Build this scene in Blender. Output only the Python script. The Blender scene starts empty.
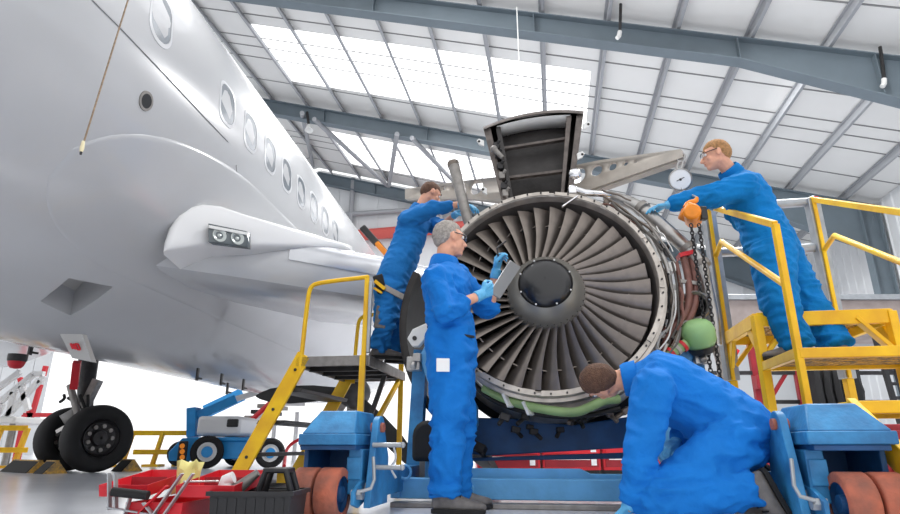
WORLD, FILL, EXPO = 1.25, 500, 0.15
import bpy, bmesh, math, random
from mathutils import Vector, Matrix, Quaternion, noise
random.seed(7)
PI = math.pi
COL = bpy.context.scene.collection
# ---------------------------------------------------------------- camera numbers
FPX, CAMH = 590.0, 0.35
TH = math.atan(190 / 590)
CT, ST = math.cos(TH), math.sin(TH)
PHI = math.radians(9.7)                     # hangar / engine axis, right of the camera heading
AX = Vector((math.sin(PHI), math.cos(PHI), 0))      # into the hangar
PX = Vector((math.cos(PHI), -math.sin(PHI), 0))     # across the hangar
UP = Vector((0, 0, 1))

def P(u, v, D):
    """point in the hangar at distance D ahead of the camera"""
    a = (u - 450) / FPX; b = (257 - v) / FPX
    ry, rz = CT - b * ST, ST + b * CT
    t = D / ry
    return Vector((a * t, D, CAMH + rz * t))

def PZ(u, v, z):
    a = (u - 450) / FPX; b = (257 - v) / FPX
    ry, rz = CT - b * ST, ST + b * CT
    t = (z - CAMH) / rz
    return Vector((a * t, ry * t, z))

# ---------------------------------------------------------------- materials
MATS = {}
def lin(c):
    return tuple((x / 12.92 if x <= .04045 else ((x + .055) / 1.055) ** 2.4) for x in c)
def mat(name, rgb, rough=.5, metal=0, nz=0., nscale=6, bump=0., bscale=40, spec=.5, emit=None, trans=0, coat=0, stretch=None, dirt=None):
    if name in MATS: return MATS[name]
    m = bpy.data.materials.new(name); m.use_nodes = True
    nt = m.node_tree; b = nt.nodes['Principled BSDF']
    c = lin([x / 255 for x in rgb])
    b.inputs['Base Color'].default_value = (*c, 1)
    b.inputs['Roughness'].default_value = rough
    b.inputs['Metallic'].default_value = metal
    b.inputs['Specular IOR Level'].default_value = spec
    b.inputs['Coat Weight'].default_value = coat
    if trans: b.inputs['Transmission Weight'].default_value = trans
    if emit:
        b.inputs['Emission Color'].default_value = (*c, 1); b.inputs['Emission Strength'].default_value = emit
    tc = nt.nodes.new('ShaderNodeTexCoord')
    mp = nt.nodes.new('ShaderNodeMapping'); nt.links.new(tc.outputs['Object'], mp.inputs['Vector'])
    if stretch: mp.inputs['Scale'].default_value = stretch
    if nz:
        n = nt.nodes.new('ShaderNodeTexNoise'); n.inputs['Scale'].default_value = nscale; n.inputs['Detail'].default_value = 6
        nt.links.new(mp.outputs['Vector'], n.inputs['Vector'])
        r = nt.nodes.new('ShaderNodeValToRGB')
        r.color_ramp.elements[0].position = .35; r.color_ramp.elements[1].position = .65
        d = dirt and lin([x / 255 for x in dirt]) or tuple(x * (1 - nz) for x in c)
        r.color_ramp.elements[0].color = (*d, 1)
        r.color_ramp.elements[1].color = (*(min(1, x * (1 + nz * .5)) for x in c), 1)
        nt.links.new(n.outputs['Fac'], r.inputs['Fac']); nt.links.new(r.outputs['Color'], b.inputs['Base Color'])
    if bump:
        n2 = nt.nodes.new('ShaderNodeTexNoise'); n2.inputs['Scale'].default_value = bscale; n2.inputs['Detail'].default_value = 4
        nt.links.new(mp.outputs['Vector'], n2.inputs['Vector'])
        bp = nt.nodes.new('ShaderNodeBump'); bp.inputs['Strength'].default_value = bump; bp.inputs['Distance'].default_value = .02
        nt.links.new(n2.outputs['Fac'], bp.inputs['Height']); nt.links.new(bp.outputs['Normal'], b.inputs['Normal'])
    MATS[name] = m
    return m

# ---------------------------------------------------------------- mesh builder
def basis(d):
    d = d.normalized()
    a = Vector((0, 0, 1)) if abs(d.z) < .9 else Vector((1, 0, 0))
    x = a.cross(d).normalized(); y = d.cross(x)
    return x, y, d

class MB:
    def __init__(s, M=None): s.v = []; s.f = []; s.M = M
    def add(s, vs, fs):
        n = len(s.v); s.v += [Vector(v) for v in vs]; s.f += [tuple(i + n for i in f) for f in fs]
        return s
    def hexa(s, p):      # 8 corners: 4 bottom loop, 4 top loop
        return s.add(p, [(3, 2, 1, 0), (4, 5, 6, 7), (0, 1, 5, 4), (1, 2, 6, 5), (2, 3, 7, 6), (3, 0, 4, 7)])
    def box(s, c, size, R=None):
        c = Vector(c); h = [x / 2 for x in size]
        pts = [Vector((sx * h[0], sy * h[1], sz * h[2])) for sz in (-1, 1) for sx, sy in ((-1, -1), (1, -1), (1, 1), (-1, 1))]
        if R is not None: pts = [R @ p for p in pts]
        return s.hexa([c + p for p in pts])
    def box2(s, a, b):
        a, b = Vector(a), Vector(b)
        return s.box((a + b) / 2, [abs(x) for x in (b - a)])
    def bar(s, p, q, w, h, up=UP):     # rectangular bar from p to q, width w across, height h along up
        p, q = Vector(p), Vector(q); d = (q - p).normalized()
        x = d.cross(Vector(up))
        if x.length < 1e-4: x = d.cross(Vector((0, 1, 0)))
        x.normalize(); y = x.cross(d)
        pts = [o + x * (sx * w / 2) + y * (sy * h / 2) for o in (p, q) for sx, sy in ((-1, -1), (1, -1), (1, 1), (-1, 1))]
        return s.hexa(pts)
    def prism(s, poly, off):           # polygon of 3D points pushed by vector off
        poly = [Vector(p) for p in poly]; n = len(poly); off = Vector(off)
        fs = [tuple(range(n))[::-1], tuple(range(n, 2 * n))] + [(i, (i + 1) % n, n + (i + 1) % n, n + i) for i in range(n)]
        return s.add(poly + [p + off for p in poly], fs)
    def loft(s, rings, closed=True, caps=True):
        n = len(rings[0]); vs = [p for r in rings for p in r]; fs = []
        for k in range(len(rings) - 1):
            for i in range(n if closed else n - 1):
                j = (i + 1) % n
                fs.append((k * n + i, k * n + j, (k + 1) * n + j, (k + 1) * n + i))
        if caps and closed:
            fs.append(tuple(range(n))[::-1]); fs.append(tuple((len(rings) - 1) * n + i for i in range(n)))
        return s.add(vs, fs)
    def tube(s, pts, r, n=10, caps=True, smooth=0):
        pts = [Vector(p) for p in pts]
        rs = list(r) if isinstance(r, (list, tuple)) else [r] * len(pts)
        if smooth and len(pts) > 2:
            for _ in range(smooth):
                q = [pts[0]]; rr = [rs[0]]
                for i in range(len(pts) - 1):
                    q += [pts[i].lerp(pts[i + 1], .25), pts[i].lerp(pts[i + 1], .75)]
                    rr += [rs[i] * .75 + rs[i + 1] * .25, rs[i] * .25 + rs[i + 1] * .75]
                q.append(pts[-1]); rr.append(rs[-1]); pts, rs = q, rr
        x, y, _ = basis(pts[1] - pts[0]); rings = []
        for i, p in enumerate(pts):
            t = (pts[min(i + 1, len(pts) - 1)] - pts[max(i - 1, 0)]).normalized()
            x = (x - t * x.dot(t))
            if x.length < 1e-5: x = basis(t)[0]
            x.normalize(); y = t.cross(x)
            rings.append([p + (x * math.cos(2 * PI * k / n) + y * math.sin(2 * PI * k / n)) * rs[i] for k in range(n)])
        return s.loft(rings, True, caps)
    def lathe(s, prof, o, axis, n=32, a0=0, a1=2 * PI, caps=False):   # prof: (along, radius)
        o = Vector(o); x, y, d = basis(Vector(axis)); full = abs(a1 - a0 - 2 * PI) < 1e-6
        m = n if full else n + 1
        rings = [[o + d * h + (x * math.cos(a0 + (a1 - a0) * k / n) + y * math.sin(a0 + (a1 - a0) * k / n)) * r for k in range(m)] for h, r in prof]
        return s.loft(rings, full, caps)
    def ball(s, c, r, n=12, R=None):
        c = Vector(c); rr = r if isinstance(r, (tuple, list)) else (r, r, r)
        h = n // 2; vs = []; fs = []
        for i in range(1, h):
            for k in range(n):
                p = Vector((math.sin(PI * i / h) * math.cos(2 * PI * k / n) * rr[0], math.sin(PI * i / h) * math.sin(2 * PI * k / n) * rr[1], math.cos(PI * i / h) * rr[2]))
                vs.append(c + (R @ p if R is not None else p))
        for i in range(h - 2):
            for k in range(n):
                j = (k + 1) % n; fs.append((i * n + k, (i + 1) * n + k, (i + 1) * n + j, i * n + j))
        t = Vector((0, 0, rr[2])); t2 = -t
        if R is not None: t, t2 = R @ t, R @ t2
        vs += [c + t, c + t2]; a = len(vs) - 2
        for k in range(n):
            j = (k + 1) % n; fs.append((a, k, j)); fs.append((a + 1, (h - 2) * n + j, (h - 2) * n + k))
        return s.add(vs, fs)
    def rcone(s, p, q, r0, r1, n=14):    # round-ended tapered limb piece
        p, q = Vector(p), Vector(q); x, y, d = basis(q - p); rings = []
        def ring(c, r): return [c + (x * math.cos(2 * PI * k / n) + y * math.sin(2 * PI * k / n)) * r for k in range(n)]
        for a in (80, 50, 25): rings.append(ring(p - d * r0 * math.sin(math.radians(a)), r0 * math.cos(math.radians(a))))
        rings.append(ring(p, r0)); rings.append(ring(q, r1))
        for a in (25, 50, 80): rings.append(ring(q + d * r1 * math.sin(math.radians(a)), r1 * math.cos(math.radians(a))))
        return s.loft(rings, True, True)

def thing(name, label, cat, base, group=None):
    o = bpy.data.objects.new(name, None); COL.objects.link(o)
    o.location = Vector(base); o.empty_display_size = .1
    o['label'] = label; o['category'] = cat
    if group: o['group'] = group
    return o
def root_loc(o):
    while o.parent: o = o.parent
    return Vector(o.location)
def tag(o, label, cat, group=None, kind=None):
    o['label'] = label; o['category'] = cat
    if group: o['group'] = group
    if kind: o['kind'] = kind
    return o
def obj(name, mb, material, parent=None, smooth=None, bevel=0, sub=0, base=None, label=None, solid=0, M=None):
    """link what mb collected as one mesh object; vertices are given in world space"""
    me = bpy.data.meshes.new(name)
    vs = [ (mb.M @ v if mb.M is not None else v) for v in mb.v]
    loc = root_loc(parent) if parent else (Vector(base) if base is not None else None)
    if loc is None:
        lo = [min(v[i] for v in vs) for i in range(3)]; hi = [max(v[i] for v in vs) for i in range(3)]
        loc = Vector(((lo[0] + hi[0]) / 2, (lo[1] + hi[1]) / 2, lo[2]))
    me.from_pydata([tuple(v - loc) for v in vs], [], mb.f)
    bm = bmesh.new(); bm.from_mesh(me); bmesh.ops.recalc_face_normals(bm, faces=bm.faces); bm.to_mesh(me); bm.free()
    o = bpy.data.objects.new(name, me); COL.objects.link(o)
    if parent: o.parent = parent
    else: o.location = loc
    me.materials.append(MATS[material] if isinstance(material, str) else material)
    if label: o['label'] = label
    if solid:
        m = o.modifiers.new('s', 'SOLIDIFY'); m.thickness = solid; m.offset = 0
    if bevel:
        m = o.modifiers.new('b', 'BEVEL'); m.width = bevel; m.segments = 2; m.limit_method = 'ANGLE'; m.angle_limit = .6
    if sub:
        m = o.modifiers.new('u', 'SUBSURF'); m.levels = m.render_levels = sub
    if smooth is None: smooth = 40
    if smooth:
        for p in me.polygons: p.use_smooth = True
        bm = bmesh.new(); bm.from_mesh(me)
        for e in bm.edges:
            if len(e.link_faces) == 2 and e.calc_face_angle(0) > math.radians(smooth): e.smooth = False
        bm.to_mesh(me); bm.free()
    return o
def struct(name, mb, material, label=None, **k):
    o = obj(name, mb, material, **k); o['kind'] = 'structure'
    if label: o['label'] = label
    return o
def dup_child(src, parent, M=None):
    c = src.copy(); COL.objects.link(c); c.parent = parent
    if M is not None: c.matrix_local = M
    return c

# palette
mat('blue cloth', (22, 118, 204), .8, 0, .1, 5, .45, 22, .2)
mat('blue cloth worn', (36, 118, 190), .85, 0, .15, 5, .35, 22, .2)
mat('blue cloth teal', (14, 122, 194), .85, 0, .15, 5, .35, 22, .2)
mat('skin', (226, 166, 138), .55, 0, .1, 20)
mat('glove blue', (92, 178, 226), .5, 0, .1, 30, .2, 60)
mat('shoe leather', (112, 108, 106), .6, 0, .3, 20)
mat('hair grey', (184, 176, 168), .8, 0, .3, 60, .9, 160)
mat('hair sandy', (196, 146, 96), .8, 0, .3, 60, .9, 160)
mat('hair brown', (112, 80, 62), .8, 0, .3, 60, .9, 160)
mat('yellow paint', (252, 200, 14), .45, 0, .12, 5, .1, 30, dirt=(236, 178, 20))
mat('yellow worn', (206, 160, 66), .6, 0, .5, 18, .3, 40, dirt=(128, 112, 90))
mat('galvanised', (168, 172, 176), .4, .6, .12, 12)
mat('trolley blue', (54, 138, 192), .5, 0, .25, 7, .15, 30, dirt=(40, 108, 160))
mat('trolley dark blue', (24, 78, 130), .5, 0, .25, 6, .1, 30)  # also paints shade under the engine and inside the castor housings
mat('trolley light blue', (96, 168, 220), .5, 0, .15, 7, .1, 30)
mat('rust orange', (182, 100, 76), .75, 0, .3, 9, .3, 40, dirt=(140, 88, 74))
mat('black rubber', (24, 24, 26), .75, 0, .2, 10)
mat('black plastic', (30, 30, 33), .5)
mat('dark metal', (58, 57, 58), .45, .5, .25, 10)
mat('steel', (176, 174, 172), .32, .85, .15, 14)
mat('dull steel', (150, 146, 142), .5, .6, .2, 14)
mat('chrome', (220, 220, 222), .15, 1)
mat('red paint', (206, 30, 44), .4, 0, .1, 6)
mat('dark red', (150, 22, 36), .5, 0, .15, 6)
mat('white paint', (236, 236, 236), .4)
mat('white metal', (226, 226, 224), .4, .1)
mat('black gloss', (16, 17, 22), .28, 0, coat=.3)
mat('amber', (240, 140, 40), .3, 0, emit=.3)
mat('orange paint', (240, 140, 20), .4, 0, .15, 12)
mat('lift blue', (40, 150, 220), .45, 0, .08, 6)
mat('glass dark', (40, 50, 58), .08, 0, coat=.3)
mat('cream', (232, 220, 180), .6)
# ================================================================ setting
Z0, SL = 10.5, .29                 # roof height over the camera line, roof slope (falls to the right)
RZ = Matrix.Rotation(-PHI, 4, 'Z')
def hang(s, y, z): return RZ @ Vector((s, y, z))
def roofz(s): return Z0 - SL * s if s > -11 else Z0 + SL * 11 - SL * (-11 - s)

def floor_mat():
    m = mat('hangar floor', (226, 229, 236), .2, 0, .08, .6, .05, 3, spec=.9)
    return m
floor_mat()
fl = MB(); fl.box2((-60, -14, -.2), (40, 60, 0))
struct('floor', fl, 'hangar floor', 'pale grey polished hangar floor', base=(0, 0, 0), smooth=0)

# roof cladding: sheets with seams across, real gaps for the skylights
def roof_mat():
    m = bpy.data.materials.new('roof sheet'); m.use_nodes = True; nt = m.node_tree; b = nt.nodes['Principled BSDF']
    b.inputs['Roughness'].default_value = .55
    g = nt.nodes.new('ShaderNodeNewGeometry')
    mp = nt.nodes.new('ShaderNodeMapping'); mp.vector_type = 'POINT'; mp.inputs['Rotation'].default_value = (0, 0, PHI)
    nt.links.new(g.outputs['Position'], mp.inputs['Vector'])
    n = nt.nodes.new('ShaderNodeTexNoise'); n.inputs['Scale'].default_value = .8; nt.links.new(mp.outputs['Vector'], n.inputs['Vector'])
    r = nt.nodes.new('ShaderNodeValToRGB'); r.color_ramp.elements[0].color = (.72, .715, .695, 1); r.color_ramp.elements[1].color = (.80, .795, .775, 1)
    nt.links.new(n.outputs['Fac'], r.inputs['Fac']); nt.links.new(r.outputs['Color'], b.inputs['Base Color'])
    MATS['roof sheet'] = m
roof_mat()
mat('skylight', (255, 255, 255), .5, emit=1.5)
mat('purlin', (156, 158, 162), .5, 0)
mat('frame steel', (104, 116, 124), .5, 0, .06, 2)
mat('seam', (130, 130, 130), .6)
mat('wall sheet', (214, 216, 218), .5, 0, .05, 1)
PURL = [-16.3 + 1.5 * i for i in range(18)]
FR = [5.2, 11.93, 18.63, 25.33]
def slab(mb, s0, s1, y0, y1, t=.06, dz=0.):
    p = [hang(s, y, roofz(s) + dz) for s, y in ((s0, y0), (s1, y0), (s1, y1), (s0, y1))]
    mb.hexa(p + [q + Vector((0, 0, t)) for q in p])
rf = MB()
nwin = 0
SKY = (-8.79, 1.46)
edges = [-26, -11, SKY[0], SKY[1], 10.3]
for i, y in enumerate(FR[:-1]):
    y0, y1 = y, FR[i + 1]
    a, b = y0 + 2.25, y1 - 1.35
    for s0, s1 in ((-26, -11), (-11, SKY[0]), (SKY[1], 10.3)): slab(rf, s0, s1, y0, y1)
    slab(rf, SKY[0], SKY[1], y0, a); slab(rf, SKY[0], SKY[1], b, y1)
    s = SKY[0]
    while s < SKY[1] - .1:
        w = MB(); slab(w, s, min(s + 1.5, SKY[1]), a, b, .03, .01)
        nwin += 1; struct('window_%d' % nwin, w, 'skylight', 'bright translucent roof light panel', smooth=0)
        s += 1.5
struct('ceiling', rf, 'roof sheet', 'white sheeted pitched hangar roof', smooth=0)
nt_ = 0
def trim(mb, m, label, **k):
    global nt_
    nt_ += 1; return struct('trim_%d' % nt_, mb, m, label, **k)
sm = MB()
for i, y in enumerate(FR[:-1]):
    for d in (.92, 1.75, 2.92, 3.45, 4.1, 5.55):
        for s0, s1 in ((-11, 10.3), (-26, -11)):
            for e in (0,):
                p = [hang(s, y + d + q, roofz(s) - .004) for s, q in ((s0, -.02), (s1, -.02), (s1, .02), (s0, .02))]
                sm.hexa([q - Vector((0, 0, .012)) for q in p] + p)
trim(sm, 'seam', 'thin seams across the roof sheets', smooth=0)
for s in PURL:
    if s > 10: continue
    b = MB()
    z = roofz(s)
    for dx, dz, w, h in ((0, -.11, .02, .17), (.03, -.195, .075, .02), (-.03, -.02, .075, .02)):
        p = [hang(s + dx + sx * w / 2, y, z + dz + sz * h / 2) for y in (FR[0], FR[-1]) for sx, sz in ((-1, -1), (1, -1), (1, 1), (-1, 1))]
        b.hexa(p)
    trim(b, 'purlin', 'grey steel purlin running along the roof', smooth=0)
# portal frames
def frame(y, label, haunch=True):
    b = MB()
    top = [(-11, roofz(-11) - .27), (10.0, roofz(10.0) - .27)]
    def low(s):
        z = roofz(s) - .27 - .55
        if s > 4.4: z -= (s - 4.4) * .17
        return z
    ss = [-11, 4.4, 9.5]
    web = [(10.0, roofz(10) - .27), (-11, roofz(-11) - .27)] + [(s, low(s)) for s in ss]
    b.prism([hang(s, y - .01, z) for s, z in web], hang(0, .02, 0))
    for a, c in zip(ss[:-1], ss[1:]):
        b.prism([hang(a, y - .16, low(a)), hang(c, y - .16, low(c)), hang(c, y - .16, low(c) - .03), hang(a, y - .16, low(a) - .03)], hang(0, .32, 0))
    b.prism([hang(-11, y - .16, roofz(-11) - .27), hang(10, y - .16, roofz(10) - .27), hang(10, y - .16, roofz(10) - .3), hang(-11, y - .16, roofz(-11) - .3)], hang(0, .32, 0))
    # left slope
    b.prism([hang(-11, y - .01, roofz(-11) - .27), hang(-25, y - .01, roofz(-25) - .27), hang(-25, y - .01, roofz(-25) - .82), hang(-11, y - .01, roofz(-11) - .82)], hang(0, .02, 0))
    b.prism([hang(-11, y - .16, roofz(-11) - .82), hang(-25, y - .16, roofz(-25) - .82), hang(-25, y - .16, roofz(-25) - .85), hang(-11, y - .16, roofz(-11) - .85)], hang(0, .32, 0))
    # stiffeners
    for s in (-8, -4, 0, 4.4, 7, 9.5):
        b.prism([hang(s - .01, y - .15, roofz(s) - .3), hang(s - .01, y + .15, roofz(s) - .3), hang(s - .01, y + .15, low(s)), hang(s - .01, y - .15, low(s))], hang(.02, 0, 0))
    # column
    zc = roofz(10) - .3
    b.prism([hang(9.5, y - .01, 0), hang(10.0, y - .01, 0), hang(10.0, y - .01, zc), hang(9.5, y - .01, low(9.5))], hang(0, .02, 0))
    for s in (9.5, 9.98):
        b.prism([hang(s, y - .16, 0), hang(s + .03, y - .16, 0), hang(s + .03, y - .16, low(9.5) if s < 9.6 else zc), hang(s, y - .16, low(9.5) if s < 9.6 else zc)], hang(0, .32, 0))
    trim(b, 'frame steel', label, smooth=0)
frame(FR[1], 'grey steel portal frame beam nearest overhead')
frame(FR[2], 'grey steel portal frame beam in the middle of the roof')
frame(FR[3], 'grey steel portal frame beam far back in the roof')
# wind bracing tubes between the second and third frames
for (u0, v0, d0), (u1, v1, d1) in ((((302, 113, 18.9), (313, 166, 25.)),), (((314, 121, 18.9), (388, 186, 25.)),), (((397, 136, 18.6), (389, 186, 25.)),), (((412, 138, 18.6), (458, 186, 24.)),)) if False else \
    [((302, 113, 19.4), (313, 166, 26.3)), ((314, 119, 19.3), (388, 186, 25.7)), ((397, 134, 18.9), (389, 186, 25.7)), ((412, 138, 18.8), (462, 190, 25.2))]:
    b = MB(); b.tube([P(u0, v0, d0), P(u1, v1, d1)], .09, 10)
    trim(b, 'purlin', 'grey diagonal bracing tube under the roof')
# right wall
b = MB()
zt = roofz(10.2)
b.hexa([hang(10.15, -2, 0), hang(10.3, -2, 0), hang(10.3, 32, 0), hang(10.15, 32, 0), hang(10.15, -2, zt), hang(10.3, -2, zt), hang(10.3, 32, zt), hang(10.15, 32, zt)])
for k in range(68):
    y = -2 + k * .5
    b.hexa([hang(10.12, y, 0), hang(10.16, y - .05, 0), hang(10.16, y + .09, 0), hang(10.12, y + .04, 0), hang(10.12, y, zt), hang(10.16, y - .05, zt), hang(10.16, y + .09, zt), hang(10.12, y + .04, zt)])
struct('wall_right', b, 'wall sheet', 'white ribbed sheet wall at the right', smooth=0)
for z, hgt in ((3.35, .35), (1.5, .12)):
    b = MB(); b.hexa([hang(10.1, -2, z), hang(10.1, 32, z), hang(10.0, 32, z), hang(10.0, -2, z), hang(10.1, -2, z + hgt), hang(10.1, 32, z + hgt), hang(10.0, 32, z + hgt), hang(10.0, -2, z + hgt)])
    trim(b, 'purlin' if z > 3 else 'dark metal', 'horizontal rail along the right wall', smooth=0)
# far wall with the big open door below it on the left
b = MB()
yb = 25.6
def wl(mb, s0, s1, z0f, z1f, y0=yb, th=.15):
    z0 = z0f if callable(z0f) else (lambda s: z0f); z1 = z1f if callable(z1f) else (lambda s: z1f)
    p = [hang(s0, y0, z0(s0)), hang(s1, y0, z0(s1)), hang(s1, y0 + th, z0(s1)), hang(s0, y0 + th, z0(s0)),
         hang(s0, y0, z1(s0)), hang(s1, y0, z1(s1)), hang(s1, y0 + th, z1(s1)), hang(s0, y0 + th, z1(s0))]
    mb.hexa(p)
wl(b, -11, 1, 7.5, roofz); wl(b, -26, -11, 7.5, roofz); wl(b, 1, 10.3, 0, roofz)
for k in range(34):
    s = -25 + k * 1.0
    if abs(s + 11) < .2: continue
    wl(b, s, s + .07, 7.5 if s < 1 else 0, lambda q: roofz(q) - .05, yb - .05, .05)
struct('wall_back', b, 'wall sheet', 'white panelled far wall above the open hangar door', smooth=0)
b = MB(); b.tube([hang(-12, yb - .35, 9.85), hang(-3, yb - .35, 10.05)], .27, 16); mat('pipe red', (196, 84, 76), .5); trim(b, 'pipe red', 'red horizontal pipe across the far wall')
b = MB(); b.tube([hang(-12, yb - .2, 11.1), hang(-3, yb - .2, 11.1)], .12, 10); trim(b, 'purlin', 'grey horizontal rail high on the far wall')
b = MB(); b.tube([hang(-9.2, yb - .2, 9), hang(-9.2, yb - .2, 13)], .12, 10); trim(b, 'purlin', 'grey upright on the far wall')
b = MB(); b.tube([hang(-4.75, yb - .3, 9), hang(-4.75, yb - .3, 12.5)], .12, 10); trim(b, 'purlin', 'grey upright near the far column')
# far left wall strip behind the gear
b = MB()
for k in range(14):
    s = -37 + k * .9
    wl(b, s, s + .86, 0, 7.5, yb + .02, .1)
struct('wall_left', b, 'wall sheet', 'grey wall panels beyond the landing gear', smooth=0)

# hanging cords and a roof lamp
def cord(name, label, cat, pts, r, m, tipm=None):
    t = thing(name, label, cat, pts[-1])
    q = MB(); q.tube(pts, r, 8); obj('rope', q, m, t)
    if tipm:
        q = MB(); e = pts[-1]; q.tube([e + UP * .035, e, e - UP * .02], [.007, .010, .007], 10); obj('handle', q, tipm, t)
        q = MB(); q.tube([e - UP * .02, e - UP * .034], [.006, .005], 8); obj('tip', q, 'dark metal', t)
    return t
mat('rope', (150, 128, 104), .8, 0, .3, 60); mat('white cord', (232, 232, 228), .6)
e = P(82, 148, 2.45); top = e.copy(); top.z = roofz(-3) - .3
e2 = P(128, 0, 2.45)
cord('hanging_rope', 'thin brown rope with a tan tip hanging before the aircraft nose', 'rope', [e + (e2 - e) * 9.5, e2, e], .004, 'rope', 'cream')
if True:
    e = P(521, 108, 11.2); t_ = e.copy(); t_.z = roofz(1.0) - .8
    cord('hanging_rope', 'thin white rope hanging from the nearest roof beam above the fan', 'rope', [t_ + UP * .6, e], .012, 'white cord', 'white paint')
def roof_hook(u, v, D, label, col):
    e = P(u, v, D); t = thing('roof_hook', label, 'hook', e)
    q = MB(); q.tube([e + UP * .9 + Vector((.12, 0, 0)), e + Vector((.03, 0, .1))], .035, 8); obj('shackle', q, 'dark metal', t)
    q = MB(); q.tube([e + Vector((.03, 0, .12)), e, e + Vector((-.05, 0, -.06))], .05, 8); obj('eye', q, 'white metal', t)
roof_hook(619, 36, 11.0, 'small steel hook hanging from the nearest beam right of centre', 0)
roof_hook(884, 84, 10.4, 'small bright hook hanging from the haunched beam at upper right', 0)
c = P(309, 127, 19.6)
t = thing('floodlight', 'white round floodlight hanging under the middle roof beam', 'lamp', c)
q = MB(); q.tube([P(307, 112, 19.6), c], .05, 8); obj('stem', q, 'dark metal', t)
q = MB(); q.lathe([(0, .02), (.02, .07), (.12, .11), (.28, .16), (.285, .145), (.2, .07), (.18, .01)], c + UP * .1, Vector((.1, -.2, -1)), 20); obj('shade', q, 'white metal', t)
# ================================================================ the aircraft
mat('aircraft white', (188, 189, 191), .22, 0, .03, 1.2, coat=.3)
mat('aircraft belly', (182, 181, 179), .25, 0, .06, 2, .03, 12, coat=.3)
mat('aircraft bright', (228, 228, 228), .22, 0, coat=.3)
mat('polished edge', (196, 198, 202), .25, .6, .05, 3)
mat('panel line', (150, 150, 152), .5)
mat('light glass', (84, 92, 96), .12, 0, coat=.3); mat('lamp grey', (176, 182, 180), .2, .4)
mat('window pane', (128, 134, 140), .12, 0, .15, 9, coat=.4)
mat('window rim', (196, 197, 200), .3)
QF = math.radians(6)
FRZ = Matrix.Rotation(-QF, 4, 'Z')
SA, ZA, RF = -4.38, 3.16, 1.9
def fus(ang, y, r=RF):               # point on the fuselage: angle in degrees from the right-hand side, station y
    a = math.radians(ang)
    return FRZ @ Vector((SA + r * math.cos(a), y, ZA + r * math.sin(a)))
def fus_hit(u, v, extra=0):
    d = P(u, v, 5) - Vector((0, 0, CAMH)); o = Vector((0, 0, CAMH))
    inv = FRZ.inverted(); o, d = inv @ o, inv @ d
    R = RF + extra
    A = d.x ** 2 + d.z ** 2; B = d.x * (o.x - SA) + d.z * (o.z - ZA); C_ = (o.x - SA) ** 2 + (o.z - ZA) ** 2 - R * R
    t = (-B - math.sqrt(max(B * B - A * C_, 0))) / A
    q = o + d * t
    return math.degrees(math.atan2(q.z - ZA, q.x - SA)), q.y
plane = thing('airliner', 'large white airliner with cabin windows filling the left side', 'aircraft', fus(-90, 5).xy.to_3d())
prof = [(-11.5, .15, -.5), (-11, .7, -.4), (-10, 1.25, -.22), (-8.5, 1.7, -.05), (-7, 1.9, 0), (13, 1.9, 0), (16, 1.7, .18), (19, 1.2, .6), (22, .6, 1.15), (23.5, .2, 1.45)]
ys = []
b = MB(); rings = []
def flerp(y):
    for (a, r0, z0), (c_, r1, z1) in zip(prof[:-1], prof[1:]):
        if a <= y <= c_:
            t = (y - a) / (c_ - a); return r0 + (r1 - r0) * t, z0 + (z1 - z0) * t
yy = sorted(set([p[0] for p in prof] + [-7 + k * 1.0 for k in range(21)]))
for y in yy:
    r, dz = flerp(y)
    rings.append([FRZ @ Vector((SA + r * math.cos(2 * PI * k / 96), y, ZA + dz + r * math.sin(2 * PI * k / 96))) for k in range(96)])
b.loft(rings)
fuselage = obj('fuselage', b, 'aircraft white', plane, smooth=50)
# air inlet recess cut into the belly
q = [fus_hit(*p) for p in ((32, 302), (61, 279), (106, 288), (63, 316))]
cut = MB()
cut.hexa([fus(a, y, RF + .2) for a, y in q] + [fus(a + 3, y + .10, RF - .28) for a, y in q])
cu = obj('cutter', cut, 'aircraft belly', plane)
md = fuselage.modifiers.new('cut', 'BOOLEAN'); md.operation = 'DIFFERENCE'; md.object = cu; md.solver = 'EXACT'
dg = bpy.context.evaluated_depsgraph_get()
me = bpy.data.meshes.new_from_object(fuselage.evaluated_get(dg)); fuselage.modifiers.clear(); fuselage.data = me
bpy.data.objects.remove(cu)
bm = bmesh.new(); bm.from_mesh(me)
for e_ in bm.edges: e_.smooth = not (len(e_.link_faces) == 2 and e_.calc_face_angle(0) > .35)
bm.to_mesh(me); bm.free()
for p_ in me.polygons: p_.use_smooth = True
b = MB(); b.prism([fus(a, y, RF - .2) for a, y in (q[0], q[3])] + [fus(q[3][0] + 6, q[3][1], RF - .27), fus(q[0][0] + 6, q[0][1], RF - .27)], fus(0, .25) - fus(0, 0))
obj('inlet_vane', b, 'aircraft belly', plane)
# belly fairing with its raised rounded edge
b = MB(); rows = []
ny, na = 60, 40
for i in range(ny + 1):
    y = 3.08 + 7.4 * (i / ny) ** 1.3
    f = min(1, max(0, (y - 3.08)) / 2.3); g = math.sqrt(1 - (1 - f) ** 2)
    hi = -35 + 26 * g; lo = -35 - 17 * math.sqrt(1 - (1 - min(1, (y - 3.08) / 1.2)) ** 2)
    row = []
    for k in range(na + 1):
        t = k / na; ang = hi + (lo - hi) * t
        e = min(t, 1 - t) * abs(hi - lo)                    # degrees in from the edge
        e = min(e, (y - 3.08) * 30, (10.7 - y) * 30)
        fade = min(1, max(0, (ang - lo) / 14))
        h = -.02 + .028 * min(1, e / 1.2) * (.75 + .25 * fade) + .035 * fade * (1 - math.cos(PI * min(1, max(0, e - 1) / 34))) / 2
        row.append(fus(ang, y, RF + h))
    rows.append(row)
b.loft(rows, closed=False)
obj('belly_fairing', b, 'aircraft white', plane, smooth=60)
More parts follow.
